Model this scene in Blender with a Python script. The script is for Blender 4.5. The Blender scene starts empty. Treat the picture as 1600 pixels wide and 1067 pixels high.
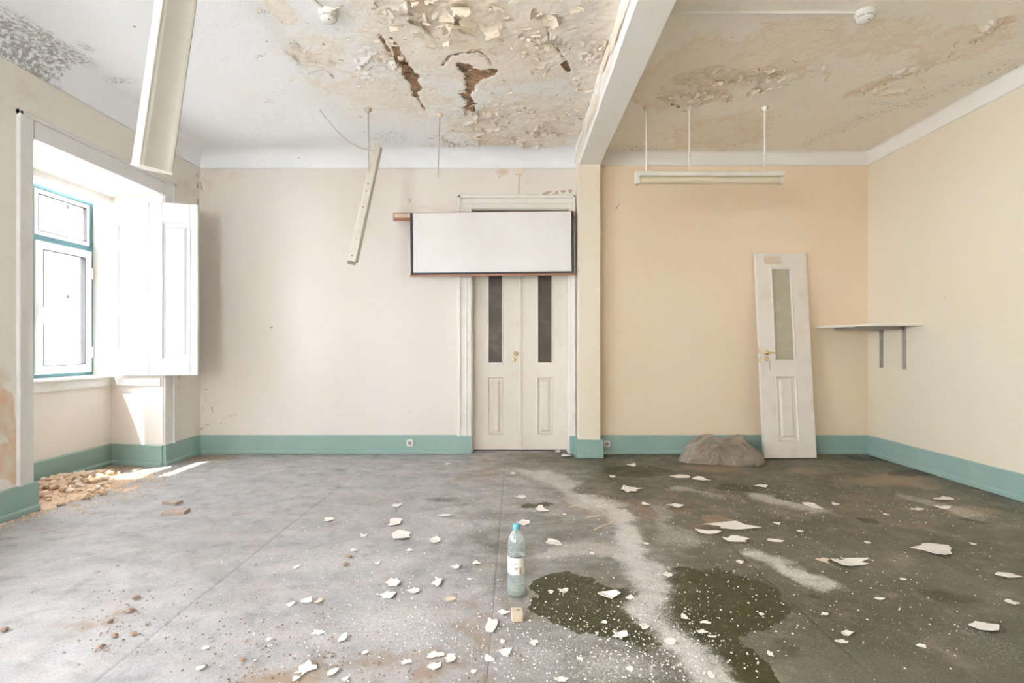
import bpy, math, random
import numpy as np
from mathutils import Vector, Matrix

# ------------------------------------------------------------------ camera, sky, sun, exposure
SC = bpy.context.scene
COL = SC.collection
R = math.radians
CAMZ, FPX, VX, VY = 1.18, 800.0, 805.0, 541.0
cam = bpy.data.objects.new('camera', bpy.data.cameras.new('camera'))
COL.objects.link(cam)
cam.data.sensor_width = 36.0
cam.data.lens = 36.0 * FPX / 1600.0
cam.data.shift_x = -(VX - 800.0) / 1600.0
cam.data.shift_y = (VY - 533.5) / 1600.0
cam.data.clip_start = 0.02
cam.location = (0, 0, CAMZ)
cam.rotation_euler = (R(90), 0, 0)
SC.camera = cam

world = bpy.data.worlds.new('world'); SC.world = world
world.use_nodes = True
bg = world.node_tree.nodes['Background']
bg.inputs['Color'].default_value = (0.895, 0.935, 1.04, 1)
bg.inputs['Strength'].default_value = 14.0

sun = bpy.data.objects.new('sun', bpy.data.lights.new('sun', 'SUN'))
COL.objects.link(sun)
sun.data.energy = 14.0
sun.data.angle = R(0.6)
sun.data.color = (1.0, 0.95, 0.86)
sun.rotation_euler = Vector((0.444, 0.37, -1.0)).to_track_quat('-Z', 'Y').to_euler()

SC.view_settings.view_transform = 'Standard'
SC.view_settings.look = 'None'
SC.view_settings.exposure = 1.70
SC.view_settings.gamma = 1.0
SC.view_settings.use_curve_mapping = False
try:
    SC.cycles.max_bounces = 9
    SC.cycles.diffuse_bounces = 6
    SC.cycles.transparent_max_bounces = 16
    SC.cycles.sample_clamp_indirect = 6.0
    SC.cycles.adaptive_threshold = 0.1
    SC.cycles.caustics_reflective = False
    SC.cycles.caustics_refractive = False
except Exception:
    pass

# room, metres: the camera stands over the origin and looks along +Y
XL, XR, YB, YF, ZC = -3.47, 3.88, 5.634, -2.6, 3.30
XREC, XWIN, XOUT = -4.055, -4.25, -4.32          # back of the window recess, window frame, outer face
PX0, PX1, PYF = 0.67, 0.907, 5.437               # pillar and beam
ZBEAM = CAMZ + 1.93
WIN = [(3.68, 5.05), (0.05, 1.95), (-2.40, -0.50)]   # left wall recesses: the first is in view, the others added for light
for (a, b) in WIN:                                # portals help the sky light find the windows
    l = bpy.data.lights.new('window_portal', 'AREA'); l.shape = 'RECTANGLE'
    l.size, l.size_y = 1.75, b - a
    o = bpy.data.objects.new('window_portal', l); COL.objects.link(o)
    o.location = (XOUT - 0.02, (a + b) / 2 + 0.02, 1.76)
    o.rotation_euler = (0, R(-90), 0)
    l.cycles.is_portal = True

FILLWIN = [(-2.5, -1.6)]                              # unseen window added behind the camera for front fill light
for (a, b) in FILLWIN:
    l = bpy.data.lights.new('window_portal', 'AREA'); l.shape = 'RECTANGLE'
    l.size, l.size_y = b - a, 1.9
    o = bpy.data.objects.new('window_portal', l); COL.objects.link(o)
    o.location = ((a + b) / 2, YF - 0.22, 1.75)
    o.rotation_euler = (R(90), 0, R(180))
    l.cycles.is_portal = True

# ------------------------------------------------------------------ measuring helpers
def FL(x, y):                                     # photo pixel -> point on the floor
    Y = CAMZ * FPX / (y - VY)
    return ((x - VX) * Y / FPX, Y)
def CE(x, y, h=ZC - CAMZ):                        # photo pixel -> point on the ceiling
    Y = h * FPX / (VY - y)
    return ((x - VX) * Y / FPX, Y)
def PT(x, y, Y):                                  # photo pixel at a known depth
    return Vector(((x - VX) * Y / FPX, Y, CAMZ + (VY - y) * Y / FPX))

# ------------------------------------------------------------------ numpy noise
def vnoise(x, y, seed=0):
    xi = np.floor(x).astype(np.int64); yi = np.floor(y).astype(np.int64)
    fx = x - xi; fy = y - yi
    fx = fx * fx * (3 - 2 * fx); fy = fy * fy * (3 - 2 * fy)
    def h(a, b):
        n = (a * 374761393 + b * 668265263 + seed * 974634777) & 0xffffffff
        n = ((n ^ (n >> 13)) * 1274126177) & 0xffffffff
        n = n ^ (n >> 16)
        return (n & 0xffff) / 65535.0
    return (h(xi, yi) * (1 - fx) + h(xi + 1, yi) * fx) * (1 - fy) + (h(xi, yi + 1) * (1 - fx) + h(xi + 1, yi + 1) * fx) * fy
def fbm(x, y, f, seed=0, octv=4, gain=0.5):
    s = 0; a = 1; t = 0
    for k in range(octv):
        s = s + a * vnoise(x * f, y * f, seed + 17 * k); t += a
        a *= gain; f *= 2.03
    return s / t
def sst(a, b, x):
    t = np.clip((x - a) / (b - a), 0, 1)
    return t * t * (3 - 2 * t)
def blob(X, Y, c, rx, ry, rot=0.0, soft=0.6, wob=None, amp=0.5):
    dx = X - c[0]; dy = Y - c[1]
    ca, sa = math.cos(rot), math.sin(rot)
    d = np.sqrt(((dx * ca + dy * sa) / rx) ** 2 + ((-dx * sa + dy * ca) / ry) ** 2)
    if wob is not None: d = d + (wob - 0.5) * 2 * amp
    return 1 - sst(1 - soft, 1 + soft * 0.3, d)
def line_d(X, Y, pts):
    best = None
    for (p, q) in zip(pts[:-1], pts[1:]):
        ax, ay = p; bx, by = q
        L2 = (bx - ax) ** 2 + (by - ay) ** 2 + 1e-12
        t = np.clip(((X - ax) * (bx - ax) + (Y - ay) * (by - ay)) / L2, 0, 1)
        d = np.hypot(X - ax - t * (bx - ax), Y - ay - t * (by - ay))
        best = d if best is None else np.minimum(best, d)
    return best

# ------------------------------------------------------------------ object helpers
def mesh(name, verts, faces, smooth=False):
    me = bpy.data.meshes.new(name)
    me.from_pydata([tuple(v) for v in verts], [], faces)
    me.validate(); me.update()
    if smooth:
        me.polygons.foreach_set('use_smooth', [True] * len(me.polygons))
    return me
def link(name, me, mat=None, parent=None, loc=(0, 0, 0), rot=(0, 0, 0)):
    o = bpy.data.objects.new(name, me); COL.objects.link(o)
    if mat is not None and me is not None and not me.materials: me.materials.append(mat)
    o.location = loc; o.rotation_euler = rot
    if parent is not None: o.parent = parent
    return o
def tag(o, label=None, cat=None, group=None, kind=None):
    if label: o['label'] = label
    if cat: o['category'] = cat
    if group: o['group'] = group
    if kind: o['kind'] = kind
    return o
def empty(name, loc=(0, 0, 0), rot=(0, 0, 0)):
    o = bpy.data.objects.new(name, None); COL.objects.link(o)
    o.location = loc; o.rotation_euler = rot; o.empty_display_size = 0.05
    return o
class MB:
    def __init__(s): s.v = []; s.f = []; s.smooth = []
    def add(s, vs, fs, smooth=False):
        b = len(s.v); s.v += [tuple(v) for v in vs]
        s.f += [tuple(i + b for i in f) for f in fs]; s.smooth += [smooth] * len(fs)
        return s
    def box(s, x0, x1, y0, y1, z0, z1, M=None):
        vs = [Vector((x, y, z)) for x in (x0, x1) for y in (y0, y1) for z in (z0, z1)]
        if M is not None: vs = [M @ v for v in vs]
        return s.add(vs, [(0, 1, 3, 2), (4, 6, 7, 5), (0, 4, 5, 1), (2, 3, 7, 6), (0, 2, 6, 4), (1, 5, 7, 3)])
    def cham(s, x0, x1, y0, y1, z0, z1, c, axis='z', M=None):   # box with the four edges along one axis chamfered
        a = {'x': (y0, y1, z0, z1), 'y': (x0, x1, z0, z1), 'z': (x0, x1, y0, y1)}[axis]
        e = {'x': (x0, x1), 'y': (y0, y1), 'z': (z0, z1)}[axis]
        u0, u1, w0, w1 = a
        pr = [(u0 + c, w0), (u1 - c, w0), (u1, w0 + c), (u1, w1 - c), (u1 - c, w1), (u0 + c, w1), (u0, w1 - c), (u0, w0 + c)]
        return s.prism(pr, e[0], e[1], axis, M)
    def prism(s, prof, e0, e1, axis='z', M=None, smooth=False):
        n = len(prof)
        def P(u, w, e): return {'x': (e, u, w), 'y': (u, e, w), 'z': (u, w, e)}[axis]
        vs = [Vector(P(u, w, e0)) for u, w in prof] + [Vector(P(u, w, e1)) for u, w in prof]
        if M is not None: vs = [M @ v for v in vs]
        fs = [(i, (i + 1) % n, n + (i + 1) % n, n + i) for i in range(n)]
        s.add(vs, fs, smooth)
        s.add(vs, [tuple(range(n - 1, -1, -1)), tuple(range(n, 2 * n))])
        return s
    def tube(s, pts, r, n=8, cap=True):
        pts = [Vector(p) for p in pts]; rings = []
        rr = r if isinstance(r, (list, tuple)) else [r] * len(pts)
        t0 = (pts[1] - pts[0]).normalized()
        up = Vector((0, 0, 1)) if abs(t0.z) < 0.9 else Vector((1, 0, 0))
        vs = []
        for i, p in enumerate(pts):
            t = (pts[min(i + 1, len(pts) - 1)] - pts[max(i - 1, 0)]).normalized()
            a = t.cross(up).normalized(); b = t.cross(a).normalized()
            vs += [p + (a * math.cos(2 * math.pi * k / n) + b * math.sin(2 * math.pi * k / n)) * rr[i] for k in range(n)]
        fs = [(i * n + k, i * n + (k + 1) % n, (i + 1) * n + (k + 1) % n, (i + 1) * n + k) for i in range(len(pts) - 1) for k in range(n)]
        s.add(vs, fs, True)
        if cap:
            s.add(vs[:n], [tuple(range(n))]); s.add(vs[-n:], [tuple(range(n - 1, -1, -1))])
        return s
    def lathe(s, prof, n=20, c=(0, 0, 0), M=None, cap=True):
        vs = []
        for (r, z) in prof:
            for k in range(n):
                v = Vector((c[0] + r * math.cos(2 * math.pi * k / n), c[1] + r * math.sin(2 * math.pi * k / n), c[2] + z))
                vs.append(M @ v if M is not None else v)
        fs = [(i * n + k, i * n + (k + 1) % n, (i + 1) * n + (k + 1) % n, (i + 1) * n + k) for i in range(len(prof) - 1) for k in range(n)]
        s.add(vs, fs, True)
        if cap:
            s.add(vs[:n], [tuple(range(n - 1, -1, -1))]); s.add(vs[-n:], [tuple(range(n))])
        return s
    def build(s, name, mat=None, parent=None, loc=(0, 0, 0), rot=(0, 0, 0), bevel=0):
        me = bpy.data.meshes.new(name)
        me.from_pydata(s.v, [], s.f); me.update()
        me.polygons.foreach_set('use_smooth', s.smooth)
        o = link(name, me, mat, parent, loc, rot)
        if bevel:
            m = o.modifiers.new('bevel', 'BEVEL'); m.width = bevel; m.segments = 2; m.limit_method = 'ANGLE'
        return o
def grid_mesh(name, xs, ys, Zfun, attrs, down=False):
    X, Y = np.meshgrid(xs, ys)
    nx, ny = len(xs), len(ys)
    Z = Zfun
    co = np.stack([X, Y, Z], -1).reshape(-1, 3)
    i = np.arange(nx * ny).reshape(ny, nx)
    q = np.stack([i[:-1, :-1], i[:-1, 1:], i[1:, 1:], i[1:, :-1]], -1).reshape(-1, 4)
    if down: q = q[:, ::-1]
    me = bpy.data.meshes.new(name)
    me.vertices.add(len(co)); me.vertices.foreach_set('co', co.ravel().astype(np.float32))
    me.loops.add(q.size); me.loops.foreach_set('vertex_index', q.ravel().astype(np.int32))
    me.polygons.add(len(q)); me.polygons.foreach_set('loop_start', (np.arange(len(q)) * 4).astype(np.int32))
    me.polygons.foreach_set('use_smooth', np.ones(len(q), dtype=bool))
    me.update(calc_edges=True)
    for k, v in attrs.items():
        a = me.attributes.new(k, 'FLOAT', 'POINT')
        a.data.foreach_set('value', np.clip(v, 0, 1).ravel().astype(np.float32))
    return me

# ------------------------------------------------------------------ materials
class NT:
    def __init__(s, name):
        s.m = bpy.data.materials.new(name); s.m.use_nodes = True
        s.t = s.m.node_tree; s.b = s.t.nodes['Principled BSDF']
        s.co = s.t.nodes.new('ShaderNodeTexCoord').outputs['Object']
    def n(s, typ, **kw):
        nd = s.t.nodes.new(typ)
        for k, v in kw.items(): setattr(nd, k, v)
        return nd
    def put(s, sock, v):
        if v is None: return
        if isinstance(v, bpy.types.NodeSocket): s.t.links.new(v, sock)
        elif isinstance(v, (tuple, list)): sock.default_value = (*v, 1) if len(v) == 3 and len(sock.default_value) == 4 else v
        else: sock.default_value = v
    def noise(s, scale, detail=4, rough=0.55, vec=None, dist=0.0):
        nd = s.n('ShaderNodeTexNoise'); s.put(nd.inputs['Vector'], vec or s.co)
        nd.inputs['Scale'].default_value = scale; nd.inputs['Detail'].default_value = detail
        nd.inputs['Roughness'].default_value = rough; nd.inputs['Distortion'].default_value = dist
        return nd.outputs['Fac']
    def vor(s, scale, vec=None, feature='F1'):
        nd = s.n('ShaderNodeTexVoronoi', feature=feature); s.put(nd.inputs['Vector'], vec or s.co)
        nd.inputs['Scale'].default_value = scale
        return nd.outputs['Distance']
    def scaled(s, v):
        nd = s.n('ShaderNodeVectorMath', operation='MULTIPLY'); s.put(nd.inputs[0], s.co); nd.inputs[1].default_value = v
        return nd.outputs[0]
    def math(s, op, a, b=None, c=None, clamp=False):
        nd = s.n('ShaderNodeMath', operation=op, use_clamp=clamp)
        s.put(nd.inputs[0], a); s.put(nd.inputs[1], b)
        if c is not None: s.put(nd.inputs[2], c)
        return nd.outputs[0]
    def ramp(s, v, a, b, lo=0.0, hi=1.0):                 # smooth step from a to b
        nd = s.n('ShaderNodeMapRange', interpolation_type='SMOOTHSTEP')
        s.put(nd.inputs['Value'], v)
        nd.inputs['From Min'].default_value = a; nd.inputs['From Max'].default_value = b
        nd.inputs['To Min'].default_value = lo; nd.inputs['To Max'].default_value = hi
        return nd.outputs['Result']
    def mix(s, f, a, b, mode='MIX'):
        nd = s.n('ShaderNodeMix', data_type='RGBA', blend_type=mode)
        s.put(nd.inputs[0], f); s.put(nd.inputs[6], a); s.put(nd.inputs[7], b)
        return nd.outputs[2]
    def attr(s, name):
        nd = s.n('ShaderNodeAttribute', attribute_name=name); return nd.outputs['Fac']
    def bump(s, h, strength=0.3, dist=0.01):
        nd = s.n('ShaderNodeBump'); s.put(nd.inputs['Height'], h)
        nd.inputs['Strength'].default_value = strength; nd.inputs['Distance'].default_value = dist
        s.t.links.new(nd.outputs[0], s.b.inputs['Normal'])
    def out(s, col=None, rough=None, spec=None, metal=None):
        s.put(s.b.inputs['Base Color'], col); s.put(s.b.inputs['Roughness'], rough)
        s.put(s.b.inputs['Specular IOR Level'], spec); s.put(s.b.inputs['Metallic'], metal)
        return s.m

def paint(name, col, rough=0.5, dirt=(0.55, 0.48, 0.38), amount=0.25, scale=3.0, spec=0.4, bump=0.1):
    t = NT(name)
    n1 = t.noise(scale, 5, 0.6); n2 = t.noise(scale * 14, 3, 0.6)
    f = t.math('MULTIPLY', t.ramp(n1, 0.45, 0.8), amount)
    c = t.mix(f, col, dirt)
    sp = t.math('MULTIPLY', t.ramp(n2, 0.68, 0.76), amount * 0.8)
    c = t.mix(sp, c, dirt)
    if bump: t.bump(n2, bump, 0.004)
    return t.out(c, rough, spec)

M = {}
M['white'] = paint('white_gloss_paint', (0.84, 0.83, 0.80), 0.35, (0.55, 0.50, 0.42), 0.22, 5)
M['shutter'] = paint('shutter_paint', (0.76, 0.765, 0.775), 0.38, (0.6, 0.56, 0.5), 0.15, 6)
M['door'] = paint('door_cream_paint', (0.79, 0.73, 0.64), 0.4, (0.55, 0.45, 0.33), 0.2, 4)
M['door_loose'] = paint('loose_door_paint', (0.80, 0.74, 0.66), 0.42, (0.50, 0.40, 0.30), 0.3, 5)
M['casing'] = paint('casing_paint', (0.81, 0.78, 0.72), 0.4, (0.55, 0.45, 0.34), 0.25, 6)
M['casing_grey'] = paint('window_casing_paint', (0.74, 0.73, 0.70), 0.4, (0.50, 0.47, 0.42), 0.3, 6)
M['green'] = paint('green_skirting_paint', (0.285, 0.42, 0.375), 0.4, (0.40, 0.48, 0.45), 0.5, 2.5)
M['teal'] = paint('teal_frame_paint', (0.10, 0.24, 0.27), 0.4, (0.2, 0.3, 0.3), 0.2)
M['pvc'] = paint('white_sash', (0.86, 0.87, 0.88), 0.3, (0.7, 0.7, 0.7), 0.1, bump=0)
M['stone'] = paint('jamb_stone', (0.78, 0.74, 0.69), 0.7, (0.72, 0.52, 0.36), 0.6, 3.0)
M['lamp'] = paint('lamp_cream_metal', (0.74, 0.71, 0.62), 0.4, (0.42, 0.36, 0.27), 0.3, 8, bump=0)
M['lamp_trough'] = paint('lamp_reflector_metal', (0.44, 0.41, 0.34), 0.3, (0.36, 0.32, 0.25), 0.4, 5, bump=0)
M['diffuser'] = paint('lamp_diffuser', (0.66, 0.58, 0.42), 0.3, (0.5, 0.42, 0.3), 0.2, 5, bump=0)
M['rod'] = paint('rod_metal', (0.52, 0.47, 0.40), 0.45, (0.3, 0.25, 0.2), 0.3, 12, bump=0)
M['rod_white'] = paint('rod_white', (0.78, 0.74, 0.66), 0.45, (0.5, 0.45, 0.38), 0.2, 12, bump=0)
M['plastic'] = paint('detector_plastic', (0.80, 0.78, 0.72), 0.4, (0.6, 0.55, 0.48), 0.2, 12, bump=0)
M['dark'] = paint('dark_slot', (0.05, 0.045, 0.04), 0.6, (0.1, 0.1, 0.1), 0.2, bump=0)
M['copper'] = paint('screen_tube_wood', (0.46, 0.22, 0.13), 0.3, (0.3, 0.15, 0.1), 0.3, 9, bump=0)
M['tube_light'] = paint('screen_tube_light', (0.72, 0.58, 0.45), 0.35, (0.5, 0.36, 0.26), 0.3, 9, bump=0)
M['black'] = paint('screen_border', (0.045, 0.045, 0.05), 0.6, (0.1, 0.1, 0.1), 0.2, bump=0)
M['brass'] = NT('brass').out((0.72, 0.55, 0.27), 0.28, 0.5, 0.6)
M['steel'] = paint('bracket_steel', (0.40, 0.365, 0.31), 0.4, (0.22, 0.2, 0.18), 0.3, 12, bump=0)
M['shelf'] = paint('shelf_laminate', (0.80, 0.76, 0.68), 0.4, (0.6, 0.5, 0.4), 0.15, 6, bump=0)
M['brown'] = paint('dark_transom', (0.16, 0.10, 0.065), 0.5, (0.08, 0.05, 0.03), 0.4, 6)
M['cap'] = paint('bottle_cap', (0.16, 0.50, 0.62), 0.4, (0.2, 0.5, 0.6), 0.1, bump=0)
M['paper'] = paint('bottle_label', (0.80, 0.76, 0.71), 0.6, (0.6, 0.52, 0.45), 0.3, 30, bump=0)
M['print'] = paint('label_print', (0.42, 0.33, 0.26), 0.6, (0.3, 0.2, 0.2), 0.3, 60, bump=0)
M['wood'] = paint('raw_wood', (0.66, 0.54, 0.40), 0.7, (0.4, 0.28, 0.18), 0.5, 25)
M['tile'] = paint('broken_tile', (0.42, 0.33, 0.27), 0.7, (0.62, 0.56, 0.5), 0.5, 18)
M['flake'] = paint('paint_flake_white', (0.84, 0.80, 0.74), 0.6, (0.70, 0.58, 0.46), 0.35, 9)
M['flake_tan'] = paint('paint_flake_tan', (0.74, 0.60, 0.46), 0.65, (0.5, 0.36, 0.24), 0.4, 9)
M['curl'] = paint('ceiling_curl_paint', (0.84, 0.75, 0.62), 0.6, (0.72, 0.52, 0.33), 0.6, 6)
M['curl_alcove'] = paint('alcove_curl_paint', (0.80, 0.70, 0.57), 0.6, (0.68, 0.48, 0.33), 0.6, 6)
M['rubble'] = paint('plaster_rubble', (0.72, 0.54, 0.38), 0.85, (0.52, 0.33, 0.20), 0.6, 18, bump=0.5)
M['rubble_pale'] = paint('pale_rubble', (0.82, 0.72, 0.60), 0.85, (0.66, 0.48, 0.33), 0.5, 16, bump=0.5)
M['clod'] = paint('brown_clod', (0.36, 0.25, 0.18), 0.9, (0.22, 0.15, 0.1), 0.6, 30, bump=0.5)
M['facade'] = paint('facade_render', (0.82, 0.80, 0.77), 0.8, (0.7, 0.66, 0.6), 0.2, 0.6, bump=0)
M['facade_trim'] = paint('facade_stone', (0.74, 0.66, 0.56), 0.8, (0.6, 0.55, 0.5), 0.2, 1.0, bump=0)
M['iron'] = paint('balcony_iron', (0.06, 0.11, 0.12), 0.5, (0.1, 0.1, 0.1), 0.2, bump=0)
M['street'] = paint('street_paving', (0.5, 0.49, 0.47), 0.8, (0.4, 0.4, 0.4), 0.3, 0.8, bump=0)

def glassy(name, tint, gloss=0.08, rough=0.05, diff=None, dfac=0.0):
    t = NT(name); nt = t.t
    tr = t.n('ShaderNodeBsdfTransparent'); tr.inputs[0].default_value = (*tint, 1)
    gl = t.n('ShaderNodeBsdfGlossy'); gl.inputs['Roughness'].default_value = rough
    lw = t.n('ShaderNodeLayerWeight'); lw.inputs['Blend'].default_value = 0.35
    f = t.math('MULTIPLY_ADD', lw.outputs['Facing'], 0.55, gloss, clamp=True)
    m1 = t.n('ShaderNodeMixShader'); t.put(m1.inputs[0], f)
    nt.links.new(tr.outputs[0], m1.inputs[1]); nt.links.new(gl.outputs[0], m1.inputs[2])
    last = m1.outputs[0]
    if diff:
        df = t.n('ShaderNodeBsdfDiffuse'); df.inputs[0].default_value = (*diff, 1)
        m2 = t.n('ShaderNodeMixShader'); t.put(m2.inputs[0], dfac)
        nt.links.new(last, m2.inputs[1]); nt.links.new(df.outputs[0], m2.inputs[2]); last = m2.outputs[0]
    nt.links.new(last, nt.nodes['Material Output'].inputs['Surface'])
    return t.m
M['glass'] = glassy('window_glass', (0.97, 0.98, 0.98), 0.02, 0.02)
M['glass_dimmed'] = glassy('dimmed_window_glass', (0.70, 0.71, 0.71), 0.02, 0.05)  # tint put in to hold down the brightness of the visible window
M['bottle'] = glassy('bottle_plastic', (0.93, 0.97, 0.97), 0.10, 0.08, (0.80, 0.88, 0.88), 0.16)
M['water'] = glassy('bottle_water', (0.86, 0.93, 0.84), 0.02, 0.05, (0.68, 0.76, 0.60), 0.18)
M['net'] = glassy('plastic_netting', (0.90, 0.87, 0.82), 0.01, 0.5, (0.50, 0.42, 0.33), 0.34)
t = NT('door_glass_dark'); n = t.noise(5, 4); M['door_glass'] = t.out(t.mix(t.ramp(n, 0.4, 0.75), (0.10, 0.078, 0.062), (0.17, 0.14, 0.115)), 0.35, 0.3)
t = NT('door_glass_frosted'); n = t.noise(9, 3); M['door_frost'] = t.out(t.mix(t.ramp(n, 0.4, 0.75), (0.46, 0.42, 0.31), (0.54, 0.50, 0.39)), 0.35, 0.5)
t = NT('screen_fabric'); n = t.noise(2.2, 3, 0.5); t.bump(n, 0.15, 0.02); M['screen'] = t.out(t.mix(t.ramp(n, 0.3, 0.8), (0.83, 0.80, 0.78), (0.79, 0.75, 0.72)), 0.6, 0.3)

def wall_paint(name, col, col2, crack=False):
    t = NT(name)
    n1 = t.noise(0.9, 4, 0.55); n2 = t.noise(38, 3, 0.6); n3 = t.noise(4.5, 5, 0.65)
    c = t.mix(t.ramp(n1, 0.35, 0.7), col, col2)
    c = t.mix(t.math('MULTIPLY', t.ramp(n3, 0.60, 0.78), 0.22), c, tuple(v * 0.86 for v in col2))
    spk = t.ramp(t.vor(2.6), 0.022, 0.014)
    c = t.mix(t.math('MULTIPLY', spk, t.ramp(n1, 0.5, 0.56)), c, (0.40, 0.31, 0.22))
    if crack:
        a = t.attr('stain'); b = t.attr('crack')
        c = t.mix(t.math('MULTIPLY', t.ramp(t.math('ADD', a, t.math('MULTIPLY', t.math('SUBTRACT', n3, 0.5), 0.9)), 0.3, 0.75), 0.75), c, (0.62, 0.48, 0.34))
        bare = t.attr('bare')
        bf = t.ramp(t.math('ADD', bare, t.math('MULTIPLY', t.math('SUBTRACT', n3, 0.5), 1.1)), 0.42, 0.55)
        c = t.mix(bf, c, t.mix(t.ramp(t.noise(9, 5), 0.35, 0.7), (0.70, 0.48, 0.32), (0.72, 0.63, 0.52)))
        c = t.mix(t.ramp(t.math('MULTIPLY', b, t.ramp(t.noise(16, 3), 0.42, 0.55)), 0.45, 0.95), c, (0.45, 0.35, 0.26))
    t.bump(t.math('ADD', t.math('MULTIPLY', n2, 0.4), n3), 0.12, 0.006)
    return t.out(c, 0.6, 0.25)
M['wall_cream'] = wall_paint('cream_wall_tone', (0.775, 0.72, 0.665), (0.755, 0.69, 0.625), True)  # paler tone, back wall left of the pillar
M['wall_yellow'] = wall_paint('yellow_wall_tone', (0.835, 0.69, 0.515), (0.815, 0.66, 0.475), True)  # yellower tone, back wall of the alcove
M['wall_right'] = wall_paint('right_wall_tone', (0.765, 0.70, 0.56), (0.755, 0.68, 0.53))  # same paint as the alcove, with whiter light put into its colour
M['wall_left'] = wall_paint('left_wall_paint', (0.80, 0.76, 0.69), (0.78, 0.73, 0.65), True)
M['wall_recess'] = wall_paint('recess_wall_paint', (0.84, 0.79, 0.73), (0.82, 0.76, 0.69))
M['pillar'] = wall_paint('pillar_paint', (0.80, 0.72, 0.585), (0.79, 0.69, 0.545))
M['cove'] = wall_paint('cove_paint', (0.84, 0.82, 0.78), (0.82, 0.79, 0.74))

def ceiling_mat(name, base, tan, exposed):
    t = NT(name)
    n_f = t.noise(30, 4, 0.65); n_m = t.noise(9, 8, 0.7, dist=0.9); n_s = t.noise(2.2, 4, 0.6)
    st, pe, ru, mo = t.attr('stain'), t.attr('peel'), t.attr('rust'), t.attr('mold')
    c = t.mix(t.math('MULTIPLY', t.ramp(n_s, 0.35, 0.75), 0.25), base, tuple(v * 0.93 for v in base))
    c = t.mix(t.math('MULTIPLY', st, 0.85), c, tuple(0.5 * a + 0.5 * b for a, b in zip(tan, (0.92, 0.88, 0.80))))
    # tide-marked water stains: bands of the noise inside the stained area
    sf = t.math('ADD', st, t.math('MULTIPLY', t.math('SUBTRACT', n_m, 0.5), 1.25))
    band = t.math('MULTIPLY', t.ramp(sf, 0.05, 1.05), 0.95)
    c = t.mix(t.math('MULTIPLY', band, t.ramp(st, 0.02, 0.15)), c, tan)
    edge = t.math('SUBTRACT', t.ramp(sf, 0.40, 0.50), t.ramp(sf, 0.52, 0.66))
    c = t.mix(t.math('MULTIPLY', t.math('MULTIPLY', edge, 0.30), t.ramp(st, 0.05, 0.3)), c, tuple(a * b for a, b in zip(tan, (0.80, 0.68, 0.55))))
    c = t.mix(t.math('MULTIPLY', pe, 0.85), c, t.mix(t.ramp(n_m, 0.3, 0.75), exposed, tuple(v * 0.86 for v in exposed)))
    rf = t.ramp(t.math('ADD', ru, t.math('MULTIPLY', t.math('SUBTRACT', t.noise(17, 6, 0.75), 0.5), 2.4)), 0.45, 0.75)
    c = t.mix(t.math('MULTIPLY', rf, t.ramp(ru, 0.05, 0.2)), c, t.mix(t.ramp(n_m, 0.35, 0.65), (0.10, 0.055, 0.03), (0.46, 0.28, 0.16)))
    v1 = t.noise(46, 5, 0.7, t.scaled((1.0, 0.55, 1.0)), 0.4)
    spots = t.math('MULTIPLY', t.ramp(t.math('ADD', v1, t.math('MULTIPLY', mo, 0.20)), 0.60, 0.70), t.ramp(mo, 0.04, 0.2))
    c = t.mix(t.math('MULTIPLY', t.math('MULTIPLY', spots, t.ramp(n_f, 0.38, 0.55)), 0.6), c, (0.16, 0.14, 0.115))
    c = t.mix(t.math('MULTIPLY', t.math('MULTIPLY', mo, t.ramp(n_f, 0.4, 0.6)), 0.35), c, (0.30, 0.28, 0.23))
    sp2 = t.ramp(t.vor(4.2), 0.045, 0.03)
    c = t.mix(t.math('MULTIPLY', sp2, t.ramp(n_s, 0.52, 0.58)), c, (0.14, 0.10, 0.07))
    t.bump(t.math('ADD', n_m, t.math('MULTIPLY', n_f, 0.35)), 0.45, 0.014)
    return t.out(c, 0.65, 0.25)
M['ceiling'] = ceiling_mat('ceiling_peeling_paint', (0.865, 0.88, 0.89), (0.91, 0.825, 0.71), (0.89, 0.775, 0.625))
M['ceiling_alcove'] = ceiling_mat('alcove_ceiling_paint', (0.89, 0.845, 0.77), (0.86, 0.735, 0.60), (0.82, 0.66, 0.51))
M['beam'] = wall_paint('beam_paint', (0.89, 0.865, 0.83), (0.87, 0.835, 0.78))

t = NT('floor_covering')
wt, du, br, dk, cr = (t.attr(k) for k in ('wet', 'dust', 'brown', 'dark', 'crumb'))
n1 = t.noise(1.6, 6, 0.62, dist=0.4); n2 = t.noise(9, 6, 0.65); n3 = t.noise(70, 4, 0.7); n4 = t.noise(220, 2, 0.6)
stretch = t.noise(3.2, 6, 0.65, t.scaled((1.0, 1.7, 1.0)), 0.15)
grain = t.noise(160, 3, 0.7)
olive = t.mix(t.ramp(n1, 0.3, 0.7), (0.088, 0.083, 0.052), (0.150, 0.140, 0.092))
grey = t.mix(t.ramp(stretch, 0.3, 0.72), (0.33, 0.325, 0.32), (0.46, 0.445, 0.44))
c = t.mix(t.ramp(t.math('ADD', t.attr('grey'), t.math('MULTIPLY', t.math('SUBTRACT', stretch, 0.5), 0.7)), 0.15, 0.85), olive, grey)
c = t.mix(t.math('MULTIPLY', t.ramp(t.noise(3.4, 6, 0.75), 0.48, 0.72), 0.5), c, (0.40, 0.33, 0.26))
c = t.mix(t.math('MULTIPLY', t.ramp(n2, 0.50, 0.70), 0.35), c, (0.155, 0.145, 0.115))
c = t.mix(t.math('MULTIPLY', t.ramp(t.vor(58), 0.20, 0.08), t.ramp(n2, 0.42, 0.62, 0.0, 0.55)), c, (0.20, 0.16, 0.12))
c = t.mix(t.math('MULTIPLY', t.ramp(grain, 0.5, 0.70), 0.50), c, (0.17, 0.15, 0.125))
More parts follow.
